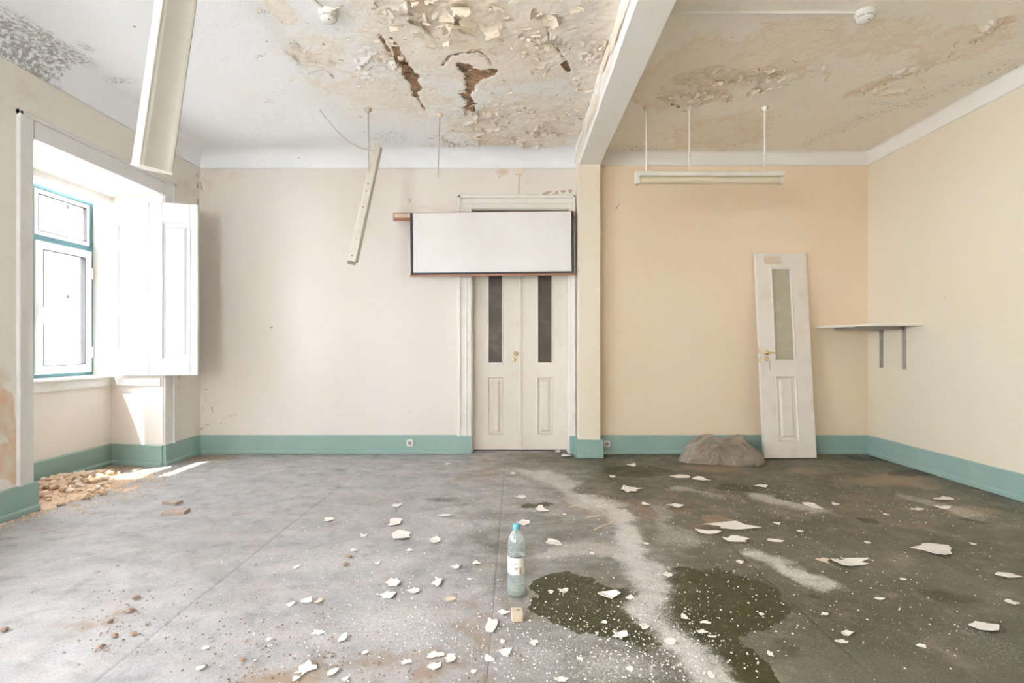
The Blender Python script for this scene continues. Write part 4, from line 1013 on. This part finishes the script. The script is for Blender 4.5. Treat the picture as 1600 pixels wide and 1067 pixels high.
# ------------------------------------------------------------------ ceiling paint curls (pieces of the ceiling)
rnd = random.Random(11)
def curl_mesh(seed):
    r = random.Random(seed); nu, nv = 7, 5
    ang = r.uniform(0.9, 2.5); tw = r.uniform(-0.35, 0.35)
    jag = [r.uniform(0.75, 1.1) for _ in range(nv + 1)]
    wl = [r.uniform(0.75, 1.15) for _ in range(nu + 1)]; wr = [r.uniform(0.75, 1.15) for _ in range(nu + 1)]
    vs = []
    for i in range(nu + 1):
        for j in range(nv + 1):
            u = i / nu * jag[j]; v = (j / nv - 0.5)
            v *= (wl[i] if v < 0 else wr[i]) * (1 - 0.35 * u)
            a = ang * u; Rr = 1.0 / ang
            vs.append((Rr * math.sin(a) + 0.12 * v * tw, v + tw * u * 0.4, 0.02 - Rr * (1 - math.cos(a)) * (1 + 0.3 * v)))
    fs = [(i * (nv + 1) + j, i * (nv + 1) + j + 1, (i + 1) * (nv + 1) + j + 1, (i + 1) * (nv + 1) + j) for i in range(nu) for j in range(nv)]
    return mesh('paint_curl', vs, fs, True)
CM = [curl_mesh(100 + k) for k in range(12)]
CM2 = [m.copy() for m in CM]
for m in CM: m.materials.append(M['curl'])
for m in CM2: m.materials.append(M['curl_alcove'])
def curl(parent, meshes, x, y, sx, sy, rz):
    c = CE(x, y)
    if parent is ceil_main and not (XL + 0.2 < c[0] < PX0 - 0.05): return
    if parent is ceil_alc and not (PX1 + 0.05 < c[0] < XR - 0.1): return
    if c[1] > YB - 0.2: return
    o = link('paint_curl', rnd.choice(meshes), None, parent, (c[0], c[1], ZC - 0.001), (0, 0, rz)); o.scale = (sx, sy, sx * rnd.uniform(0.5, 0.9))
for (x, y, sx, sy, cnt, lo, hi) in ((705, 28, 75, 24, 46, 0.03, 0.10), (790, 185, 80, 30, 34, 0.025, 0.07), (620, 95, 60, 35, 16, 0.02, 0.05), (860, 45, 45, 40, 18, 0.025, 0.07),
                                    (930, 90, 22, 70, 26, 0.03, 0.08), (840, 215, 40, 14, 12, 0.03, 0.07), (760, 100, 90, 40, 44, 0.012, 0.045), (455, 60, 40, 40, 14, 0.012, 0.035), (700, 60, 120, 30, 36, 0.012, 0.04)):
    for k in range(cnt):
        curl(ceil_main, CM, rnd.gauss(x, sx), min(rnd.gauss(y, sy), 232), rnd.uniform(lo, hi), rnd.uniform(lo, hi) * 1.3, rnd.uniform(-0.6, 0.6) - math.pi / 2 + rnd.choice((0, 0, 1.2, -1.2, 3.1)))
for (x, y, sc_, rz) in ((712, 48, 0.20, -1.3), (690, 28, 0.15, 0.4), (738, 30, 0.16, 2.2), (655, 45, 0.13, -0.5), (672, 20, 0.15, -2.0), (850, 30, 0.12, 0.2), (722, 14, 0.13, -1.6), (640, 40, 0.10, -1), (765, 40, 0.14, 1.2), (600, 20, 0.08, 0)):
    curl(ceil_main, CM, x, y, sc_, sc_ * 1.1, rz)
for (x, y, sx, sy, cnt, lo, hi) in ((1085, 150, 32, 6, 16, 0.03, 0.08), (1105, 122, 28, 9, 8, 0.04, 0.11), (1215, 115, 36, 8, 22, 0.03, 0.09), (1180, 140, 10, 6, 6, 0.03, 0.08), (1400, 145, 25, 5, 7, 0.02, 0.06)):
    for k in range(cnt):
        curl(ceil_alc, CM2, rnd.gauss(x, sx), rnd.gauss(y, sy), rnd.uniform(lo, hi), rnd.uniform(lo, hi) * 1.3, rnd.uniform(0, 6.28))
for k in range(16):
    q = k / 15; curl(ceil_alc, CM2, 1355 + 190 * q + rnd.gauss(0, 5), 138 - 85 * q + rnd.gauss(0, 4), rnd.uniform(0.04, 0.11), rnd.uniform(0.03, 0.07), rnd.uniform(-0.6, 0.4) + 2.2)
# strips of paint standing off the side of the beam
for k in range(26):
    y = rnd.uniform(2.9, 5.3); ln = rnd.uniform(0.10, 0.5); z0 = ZC - rnd.uniform(0.03, 0.15); w = rnd.uniform(0.008, 0.022)
    vs = []
    for i in range(9):
        q = i / 8; off = 0.004 + 0.022 * math.sin(math.pi * q) * rnd.uniform(0.6, 1)
        vs += [(PX0 - 0.012 - off, y + ln * q, z0 + rnd.uniform(-0.004, 0.004)), (PX0 - 0.016 - off * 0.3, y + ln * q, z0 - w)]
    link('paint_strip', mesh('paint_strip', vs, [(2 * i, 2 * i + 2, 2 * i + 3, 2 * i + 1) for i in range(8)], True), M['curl'], beam)

# ------------------------------------------------------------------ water bottle
bx, by = FL(807, 927)
bo = empty('water_bottle', (bx, by, -0.002)); tag(bo, 'clear ribbed plastic water bottle with blue cap and paper label standing on the floor', 'bottle')
prof = [(0.030, 0.004), (0.037, 0.0), (0.041, 0.008), (0.0425, 0.022)]
z = 0.03
while z < 0.100:
    prof += [(0.0425, z), (0.0400, z + 0.006), (0.0425, z + 0.012)]; z += 0.0165
prof += [(0.0412, 0.106), (0.0412, 0.186), (0.0425, 0.192)]
z = 0.198
while z < 0.238:
    prof += [(0.0425, z), (0.0402, z + 0.006), (0.0425, z + 0.012)]; z += 0.0165
prof += [(0.0425, 0.250), (0.040, 0.264), (0.034, 0.280), (0.025, 0.294), (0.0165, 0.303), (0.0140, 0.308), (0.0140, 0.316)]
MB().lathe(prof, 32).build('body', M['bottle'], bo)
MB().lathe([(0.002, 0.006), (0.036, 0.006), (0.0395, 0.014), (0.0405, 0.022), (0.0405, 0.030)], 28).build('water', M['water'], bo)
cp = MB().lathe([(0.0155, 0.310), (0.0165, 0.311), (0.0165, 0.330), (0.0150, 0.3335), (0.002, 0.3340)], 24).build('cap', M['cap'], bo)
MB().lathe([(0.0418, 0.107), (0.0420, 0.108), (0.0420, 0.184), (0.0418, 0.185)], 32, cap=False).build('label', M['paper'], bo)
for (a0, a1, z0, z1) in ((-1.75, -1.45, 0.132, 0.142), (-1.25, -0.95, 0.110, 0.134), (-1.30, -0.90, 0.136, 0.142), (-1.95, -1.86, 0.150, 0.156), (-1.72, -1.55, 0.158, 0.162), (-0.55, -0.5, 0.125, 0.175)):
    vs = []
    for j in range(6):
        a = a0 + (a1 - a0) * j / 5; vs += [(0.0424 * math.cos(a), 0.0424 * math.sin(a), z0), (0.0424 * math.cos(a), 0.0424 * math.sin(a), z1)]
    link('print_mark', mesh('print_mark', vs, [(2 * j, 2 * j + 2, 2 * j + 3, 2 * j + 1) for j in range(5)]), M['print'], bo)

# ------------------------------------------------------------------ loose bits on the floor
def rock(name, loc, r, mat, seed, flat=0.6, parent=None, rz=0):
    rr = random.Random(seed); vs = []; n1, n2 = 5, 7
    vs.append((0, 0, r * flat * rr.uniform(0.8, 1.1)))
    for i in range(1, n1):
        for k in range(n2):
            ph = math.pi * i / n1; a = 2 * math.pi * (k + 0.5 * (i % 2)) / n2; q = r * rr.uniform(0.72, 1.15)
            vs.append((q * math.sin(ph) * math.cos(a), q * math.sin(ph) * math.sin(a) * 0.85, q * math.cos(ph) * flat))
    vs.append((0, 0, -r * flat))
    fs = [(0, 1 + k, 1 + (k + 1) % n2) for k in range(n2)]
    for i in range(n1 - 2):
        for k in range(n2):
            a = 1 + i * n2 + k; b = 1 + i * n2 + (k + 1) % n2
            fs.append((a, a + n2, b + n2, b))
    e = len(vs) - 1; s0 = 1 + (n1 - 2) * n2
    fs += [(s0 + (k + 1) % n2, s0 + k, e) for k in range(n2)]
    return link(name, mesh(name, vs, fs), mat, parent, loc, (0, 0, rz))
wbx, wby = FL(808, 966)
wbk = MB().box(-0.024, 0.024, -0.028, 0.028, 0, 0.038).build('wood_block', M['wood'], None, (wbx, wby, -0.003), (0, 0, 0.06), bevel=0.003)
tag(wbk, 'small pale cube-like block with a dented top lying in front of the bottle', 'block')
MB().lathe([(0.001, 0.0392), (0.006, 0.0390), (0.008, 0.0375)], 8, (0.004, 0.002, 0)).build('dent', M['clod'], wbk)
for (x, y, w, rz, lab) in ((275, 801, 0.078, 0.25, 'larger of two broken brown tile pieces lying together on the grey floor'), (270, 786, 0.062, -0.1, 'smaller of two broken brown tile pieces, the one further from the camera')):
    c = FL(x, y)
    tl = MB().prism([(-w, -w * 0.55), (w * 0.9, -w * 0.7), (w, w * 0.5), (-w * 0.75, w * 0.62)], 0, 0.022, 'z').build('tile_fragment', M['tile'], None, (c[0], c[1], -0.003), (0, 0, rz), bevel=0.002)
    tag(tl, lab, 'tile piece')
def stick(x0, y0, x1, y1, r, lab, mat=None):
    a = Vector((*FL(x0, y0), 0.004)); b2 = Vector((*FL(x1, y1), 0.006)); d = b2 - a
    o = MB().tube([(0, 0, 0), d * 0.35 + Vector((0.002, 0.004, 0.003)), d * 0.7 + Vector((0.0, -0.004, 0.002)), d], [r, r * 1.1, r, r * 0.7], 6).build('wood_splinter', mat or M['wood'], None, a)
    tag(o, lab, 'splinter')
stick(928, 829, 964, 815, 0.005, 'long thin pale wood splinter on the powder streak behind the wet patch')
stick(890, 793, 908, 790, 0.004, 'short thin wood splinter lying in the dust behind the bottle')
stick(915, 810, 940, 807, 0.003, 'fine straw-thin splinter beside the long splinter')

def flake_mesh(seed, sx, sy, lift):
    r = random.Random(seed); n = r.randint(9, 14); out = []
    for k in range(n):
        a = 2 * math.pi * k / n + r.uniform(-0.15, 0.15); q = r.uniform(0.55, 1.12) * (1 if r.random() > 0.2 else 0.7)
        out.append((q * math.cos(a) * sx, q * math.sin(a) * sy))
    ca = r.uniform(0, 6.28); cx, cy = math.cos(ca), math.sin(ca); R0 = max(sx, sy)
    def zz(x, y): d = (x * cx + y * cy) / R0; return 0.003 + lift * d * d + 0.2 * lift * math.sin(5 * d + seed)
    vs = [(0, 0, zz(0, 0))] + [(x * 0.55, y * 0.55, zz(x * 0.55, y * 0.55)) for x, y in out] + [(x, y, zz(x, y)) for x, y in out]
    m_ = len(vs); vs += [(x, y, z - 0.0022) for x, y, z in vs]
    fs = []
    for k in range(n):
        j = (k + 1) % n
        fs += [(0, 1 + k, 1 + j), (1 + k, 1 + n + k, 1 + n + j, 1 + j)]
        fs += [(m_, m_ + 1 + j, m_ + 1 + k), (m_ + 1 + k, m_ + 1 + j, m_ + 1 + n + j, m_ + 1 + n + k)]
        fs.append((1 + n + k, m_ + 1 + n + k, m_ + 1 + n + j, 1 + n + j))
    return mesh('paint_flake', vs, fs)
FLK = [(515, 812, 17, 6), (617, 815, 22, 13), (620, 790, 18, 6), (625, 837, 38, 14), (697, 805, 30, 4), (568, 837, 12, 5), (679, 844, 18, 9), (553, 860, 16, 5), (464, 886, 9, 8), (684, 909, 19, 14),
       (711, 886, 17, 7), (613, 911, 22, 16), (606, 930, 22, 13), (646, 923, 16, 8), (703, 937, 16, 9), (481, 938, 17, 10), (498, 939, 12, 8), (453, 945, 13, 7), (536, 996, 14, 17), (498, 989, 25, 7),
       (477, 1046, 32, 22), (520, 1050, 15, 13), (462, 1061, 12, 10), (636, 1034, 19, 9), (675, 1025, 13, 12), (687, 1023, 16, 8), (704, 1029, 18, 14), (680, 1042, 22, 12), (768, 975, 20, 30), (787, 957, 18, 7),
       (785, 1003, 9, 7), (789, 1019, 22, 14), (765, 1030, 18, 13), (539, 1062, 9, 7), (987, 727, 17, 4), (1065, 745, 36, 5), (1097, 749, 27, 8), (986, 765, 32, 9), (814, 777, 20, 5), (845, 796, 24, 9),
       (817, 817, 24, 10), (956, 745, 9, 4), (1008, 788, 13, 5), (1056, 791, 24, 7), (865, 848, 27, 11), (1144, 822, 75, 14), (1108, 832, 38, 9), (1149, 843, 45, 10), (1190, 760, 20, 5), (948, 929, 36, 11),
       (881, 923, 16, 8), (860, 925, 10, 6), (984, 934, 13, 7), (1043, 898, 16, 8), (1156, 878, 15, 5), (1008, 979, 19, 9), (967, 992, 26, 12), (1068, 964, 11, 9), (1096, 988, 20, 7), (1103, 973, 16, 4),
       (1113, 995, 16, 4), (1049, 1002, 20, 13), (833, 1004, 13, 10), (877, 1062, 20, 9), (1111, 1056, 12, 13), (882, 804, 6, 3), (944, 973, 8, 5), (1475, 779, 32, 4), (1472, 793, 27, 6), (1435, 796, 19, 3),
       (1384, 804, 10, 3), (1305, 788, 12, 4), (1269, 791, 27, 10), (1210, 845, 25, 6), (1330, 879, 62, 14), (1286, 876, 20, 7), (1460, 858, 62, 20), (1571, 899, 37, 11), (1582, 942, 17, 8), (1539, 978, 44, 18),
       (1322, 990, 20, 9), (1317, 1003, 22, 6), (1203, 1021, 8, 10), (1215, 818, 11, 4), (1355, 848, 9, 4), (1374, 936, 16, 4), (320, 1013, 11, 6), (313, 1044, 12, 7), (213, 734, 15, 5), (139, 767, 12, 4),
       (872, 706, 9, 6), (885, 712, 14, 4), (700, 725, 9, 3), (800, 740, 10, 3), (720, 705, 8, 2), (640, 860, 10, 5), (745, 880, 12, 5), (733, 905, 10, 5), (590, 880, 10, 5), (1010, 850, 9, 4), (925, 865, 9, 4),
       (1250, 830, 9, 3), (1520, 850, 10, 3), (1410, 905, 9, 4), (1290, 960, 10, 5), (1440, 1010, 12, 6), (1190, 960, 9, 5), (905, 1030, 11, 7), (985, 1045, 12, 7), (740, 1050, 12, 8), (570, 1020, 10, 7), (420, 1000, 10, 6)]
BIG = {(1144, 822): 'largest white paint flake, long and ragged, lying behind the wet patch', (1108, 832): 'narrow white paint flake at the left tip of the largest flake', (1149, 843): 'long white paint flake just in front of the largest flake',
       (1330, 879): 'wide pointed white paint flake right of the powder heap', (1460, 858): 'wide pinkish-white paint flake far out on the right side of the floor', (1286, 876): 'small folded flake touching the left end of the wide pointed flake',
       (1539, 978): 'ragged white paint flake near the lower right corner of the picture', (1571, 899): 'white diamond-shaped paint flake by the right edge of the picture', (477, 1046): 'large torn paint flake at the bottom left foreground',
       (768, 975): 'tall ragged paint flake left of the small block', (625, 837): 'broad white paint flake in the middle of the dusty grey floor', (948, 929): 'largest white flake lying on the dark wet patch',
       (1097, 749): 'rounded white paint flake in front of the netting heap', (1065, 745): 'long white paint strip left of the rounded flake near the netting heap', (684, 909): 'nearly round pale flake on the dust left of the bottle',
       (213, 734): 'white plaster flake lying in the sunlit dust by the window recess'}
LAND = [('the water bottle', FL(807, 927)), ('the small pale block', FL(808, 966)), ('the pair of broken tiles', FL(273, 794)), ('the double door', FL(813, 704)), ('the pillar foot', FL(920, 713)),
        ('the netting heap', FL(1130, 718)), ('the foot of the leaning door', FL(1235, 716)), ('the long wood splinter', FL(946, 822)), ('the skirting socket left of the door', FL(641, 712))]
LAND += [('the ' + w, FL(*k)) for k, w in {(1144, 822): 'largest flake behind the wet patch', (1330, 879): 'wide pointed flake right of the powder heap', (1460, 858): 'wide pinkish flake on the right',
         (1539, 978): 'ragged flake in the lower right corner', (477, 1046): 'large torn flake at bottom left', (625, 837): 'broad flake amid the grey floor', (948, 929): 'largest flake on the wet patch', (684, 909): 'round flake left of the bottle'}.items()]
near = {}
for k, (x, y, w, h) in enumerate(FLK):
    c = FL(x, y)
    if (x, y) not in BIG:
        d, nm = min((math.hypot(c[0] - p[0], c[1] - p[1]), nm) for nm, p in LAND)
        near.setdefault(nm, []).append((d, k))
ORD = ['nearest', 'second nearest', 'third nearest', 'fourth nearest', 'fifth nearest', 'sixth nearest', 'seventh nearest', 'eighth nearest', 'ninth nearest', 'tenth nearest', 'eleventh nearest', 'twelfth nearest', 'thirteenth nearest', 'fourteenth nearest', 'fifteenth nearest', 'sixteenth nearest']
FLAB = {}
for nm, lst in near.items():
    for q, (d, k) in enumerate(sorted(lst)): FLAB[k] = 'small pale paint flake, %s to %s' % (ORD[min(q, 15)], nm)
for k, (x, y, w, h) in enumerate(FLK):
    c = FL(x, y); s = c[1] / FPX; sx = w * s * 0.56; sy = h * c[1] * c[1] / (CAMZ * FPX) * 0.56
    sy = min(sy, sx * 2.2)
    o = link('paint_flake', flake_mesh(k, sx, sy, min(0.012, 0.16 * sx)), M['flake'] if k not in (16, 14, 75) else M['flake_tan'], None, (c[0], c[1], 0.0005))
    tag(o, BIG.get((x, y)) or FLAB[k], 'paint flake', 'paint flakes fallen on the floor')
# crumbs too many to count
def crumbs(name, spots, mat, lo, hi, label, seed, flat=0.5):
    r = random.Random(seed); vs = []; fs = []
    for (x, y, sx, sy, n) in spots:
        for _ in range(n):
            px, py = r.gauss(x, sx), r.gauss(y, sy)
            if py < 712: continue
            X, Y = FL(px, py)
            if not (XL + 0.03 < X < XR - 0.06 and Y < YB - 0.06): continue
            q = lo + (hi - lo) * r.random() ** 3; a = r.uniform(0, 6.28); b = len(vs)
            for j in range(4):
                t_ = a + j * 1.57 + r.uniform(-0.4, 0.4); u = q * r.uniform(0.6, 1.2)
                vs.append((X + u * math.cos(t_), Y + u * math.sin(t_), 0.0))
            vs.append((X, Y, q * flat * r.uniform(0.5, 1.2) + 0.002))
            fs += [(b, b + 1, b + 4), (b + 1, b + 2, b + 4), (b + 2, b + 3, b + 4), (b + 3, b, b + 4)]
    o = link(name, mesh(name, vs, fs), mat); tag(o, label, 'debris', kind='stuff')
crumbs('paint_crumbs', [(900, 1010, 130, 45, 1000), (650, 960, 120, 70, 700), (1000, 930, 160, 60, 500), (1250, 870, 140, 50, 420), (850, 790, 200, 35, 450), (1450, 950, 110, 70, 220), (1250, 780, 150, 18, 350),
                        (560, 850, 120, 40, 400), (1050, 1010, 60, 40, 500), (740, 730, 120, 12, 160), (1500, 800, 60, 14, 150), (480, 1010, 70, 40, 200)],
       M['flake'], 0.0007, 0.0062, 'fine white paint crumbs scattered all over the floor', 5)
crumbs('dirt_crumbs', [(210, 950, 50, 30, 220), (470, 1030, 110, 35, 420), (640, 1020, 130, 40, 300), (380, 990, 70, 40, 200), (150, 990, 60, 30, 90), (720, 900, 90, 60, 200), (110, 810, 50, 12, 50), (900, 860, 300, 90, 160)],
       M['clod'], 0.001, 0.008, 'brown dirt crumbs scattered over the foreground floor', 6, 0.6)
CL = [(213, 935, 0.020), (203, 955, 0.016), (179, 994, 0.015), (208, 992, 0.016), (157, 1012, 0.015), (7, 985, 0.016), (546, 871, 0.017), (540, 883, 0.018), (172, 972, 0.014), (380, 1032, 0.014)]
for k, (x, y, r_) in enumerate(CL):
    c = FL(x, y)
    lab = 'small brown dirt clod on the left foreground floor, %s from the left' % ['first', 'second', 'third', 'fourth', 'fifth', 'sixth', 'seventh', 'eighth', 'ninth', 'tenth'][sorted(q[0] for q in CL if q[0] < 500).index(x)] if x < 500 else \
        'brown dirt clod amid the grey floor, the %s of two lying close together' % ('farther' if y < 875 else 'nearer')
    tag(rock('dirt_clod', (c[0], c[1], r_ * 0.35), r_, M['clod'], 300 + k, 0.5, rz=k), lab, 'dirt clod', 'dirt clods on the floor')

# ------------------------------------------------------------------ plaster rubble in the window recess
def heap(x, y): # low mound of rubble, height in metres
    return max(0.0, 0.055 * (1 - ((x + 3.78) / 0.42) ** 2)) * max(0.0, 1 - ((y - 4.15) / 0.62) ** 2)
rr = random.Random(77)
placed = 0
for k in range(1100):
    X = rr.gauss(-3.80, 0.17); Y = 3.74 + 1.0 * rr.random() ** 1.35
    if not (XREC + 0.07 < X < -3.28 and 3.74 < Y < 4.85): continue
    if X + 0.55 * (Y - 3.7) > -3.05 or placed >= 210: continue
    r_ = rr.uniform(0.016, 0.038) if rr.random() < 0.8 else rr.uniform(0.035, 0.05)
    pale = rr.random() < 0.25
    o = rock('plaster_chunk', (X, Y, heap(X, Y) + r_ * 0.5), r_, M['rubble_pale'] if pale else M['rubble'], 500 + k, rr.uniform(0.5, 0.75), rz=rr.uniform(0, 6))
    tag(o, 'pale chunk of broken plaster in the rubble pile in the window recess' if pale else 'tan chunk of broken plaster in the rubble pile in the window recess', 'plaster chunk',
        'pale chunks in the rubble pile' if pale else 'tan chunks in the rubble pile')
    placed += 1
n = 46
vs = []; fs = []
for i in range(n + 1):
    for j in range(n + 1):
        x = -4.03 + 0.86 * i / n; y = 3.69 + 1.25 * j / n
        hgt = heap(x, y); vs.append((x, y, hgt * 0.9 + (0.016 * float(fbm(np.array([x]), np.array([y]), 30, 5, 3)[0]) if hgt > 0.004 else 0) - 0.006))
for i in range(n):
    for j in range(n): a = i * (n + 1) + j; fs.append((a, a + n + 1, a + n + 2, a + 1))
tag(link('rubble_grit', mesh('rubble_grit', vs, fs), M['rubble']), 'tan plaster grit heaped under the chunks in the window recess', 'rubble', kind='stuff')
vs = []; fs = []
for k in range(1500):
    X = rr.gauss(-3.62, 0.30); Y = rr.gauss(4.2, 0.42)
    if not (XREC + 0.05 < X < -2.9 and 3.45 < Y < 5.4): continue
    if Y < 3.72 and X < XL + 0.05: continue
    if (Y > 5.0 and X < XL + 0.06): continue
    q = rr.uniform(0.003, 0.012); b = len(vs); h0 = heap(X, Y)
    for j in range(4):
        a = rr.uniform(0, 0.5) + j * 1.57; vs.append((X + q * math.cos(a), Y + q * math.sin(a), h0 - 0.002))
    vs.append((X, Y, h0 + q * 0.9)); fs += [(b, b + 1, b + 4), (b + 1, b + 2, b + 4), (b + 2, b + 3, b + 4), (b + 3, b, b + 4)]
for k in range(260):
    Y = rr.uniform(2.3, 3.7); X = XL + 0.055 + abs(rr.gauss(0, 0.05)); q = rr.uniform(0.003, 0.012); b = len(vs)
    for j in range(4):
        a = rr.uniform(0, 0.5) + j * 1.57; vs.append((X + q * math.cos(a), Y + q * math.sin(a), -0.003))
    vs.append((X, Y, q * 0.8)); fs += [(b, b + 1, b + 4), (b + 1, b + 2, b + 4), (b + 2, b + 3, b + 4), (b + 3, b, b + 4)]
tag(link('plaster_crumbs', mesh('plaster_crumbs', vs, fs), M['rubble']), 'tan plaster crumbs spilling from the window recess over the floor', 'rubble', kind='stuff')

# ------------------------------------------------------------------ heap of plastic netting
nb = empty('netting_heap', (2.13, 5.27, 0)); tag(nb, 'crumpled heap of translucent brown plastic netting beside the leaning door', 'netting')
def net(name, a, b_, h, seed, cx=0.0, cy=0.0):
    n = 44
    u = np.linspace(-1, 1, n); U, V = np.meshgrid(u, u)
    U2 = U * np.sqrt(1 - V * V / 2); V2 = V * np.sqrt(1 - U * U / 2)
    rr_ = np.sqrt(U2 ** 2 + V2 ** 2)
    edge = 1 + 0.5 * (fbm(U2 * 1.4 + seed, V2 * 1.4, 1.3, seed, 3) - 0.5)
    rid = 1 - np.abs(2 * fbm(U2 + 0.5 * V2 + seed, V2 - 0.3 * U2, 1.3, seed + 5, 2) - 1)
    Zz = h * np.clip(1 - rr_ ** 2.2, 0, 1) ** 0.75 * (0.55 + 0.55 * rid ** 1.5) + 0.008 * (fbm(U2 + seed, V2, 4, seed + 9, 2)) * (1 - 0.5 * rr_)
    Xx = cx + a * U2 * edge + 0.10 * (fbm(U2, V2 + seed, 2.5, seed + 2, 3) - 0.5); Yy = cy + b_ * V2 * edge + 0.10 * (fbm(U2 + 9, V2, 2.5, seed + 3, 3) - 0.5)
    vs = np.stack([Xx, np.minimum(Yy, 0.30), np.maximum(Zz, 0.004)], -1).reshape(-1, 3)
    i = np.arange(n * n).reshape(n, n)
    fs = np.stack([i[:-1, :-1], i[:-1, 1:], i[1:, 1:], i[1:, :-1]], -1).reshape(-1, 4).tolist()
    link(name, mesh(name, vs.tolist(), fs, True), M['net'], nb)
net('netting_layer', 0.41, 0.25, 0.27, 3, 0.0, 0.03)
net('netting_layer', 0.36, 0.22, 0.22, 8, 0.06, -0.02)
net('netting_layer', 0.30, 0.20, 0.19, 14, -0.10, 0.0)

# ------------------------------------------------------------------ outside: the house across the street
gr = tag(MB().box(-40, XOUT - 0.6, -25, 45, -4.2, -4.0).build('street', M['street']), kind='structure')
fa = empty('facade_building', (-15.0, 12.0, -4.0)); tag(fa, 'pale house front across the street seen through the window', 'building')
MB().box(-8, 0.0, 0.8, 14, 0, 10.5).build('wall', M['facade'], fa)
MB().box(-8, 0.25, 0.8, 14, 10.4, 10.7).build('cornice', M['facade_trim'], fa)
for y in (2.2, 4.4, 6.6, 8.8, 11.0, 13.0):
    for z in (1.0, 4.6, 7.6):
        w = MB().box(0, 0.08, y - 0.75, y - 0.6, z - 0.1, z + 2.3).box(0, 0.08, y + 0.6, y + 0.75, z - 0.1, z + 2.3).box(0, 0.08, y - 0.75, y + 0.75, z + 2.15, z + 2.35).build('window_surround', M['facade_trim'], fa)
        MB().box(0.0, 0.03, y - 0.6, y + 0.6, z - 0.1, z + 2.15).build('window_pane', M['door_frost'], w)
    bal = MB().box(0, 0.75, y - 1.0, y + 1.0, 4.3, 4.45).build('balcony', M['facade_trim'], fa)
    b = MB().box(0.70, 0.74, y - 1.0, y + 1.0, 5.35, 5.40)
    for k in range(15):
        q = y - 0.98 + 1.96 * k / 14; b.box(0.71, 0.73, q - 0.012, q + 0.012, 4.45, 5.36)
    b.build('railing', M['iron'], bal)
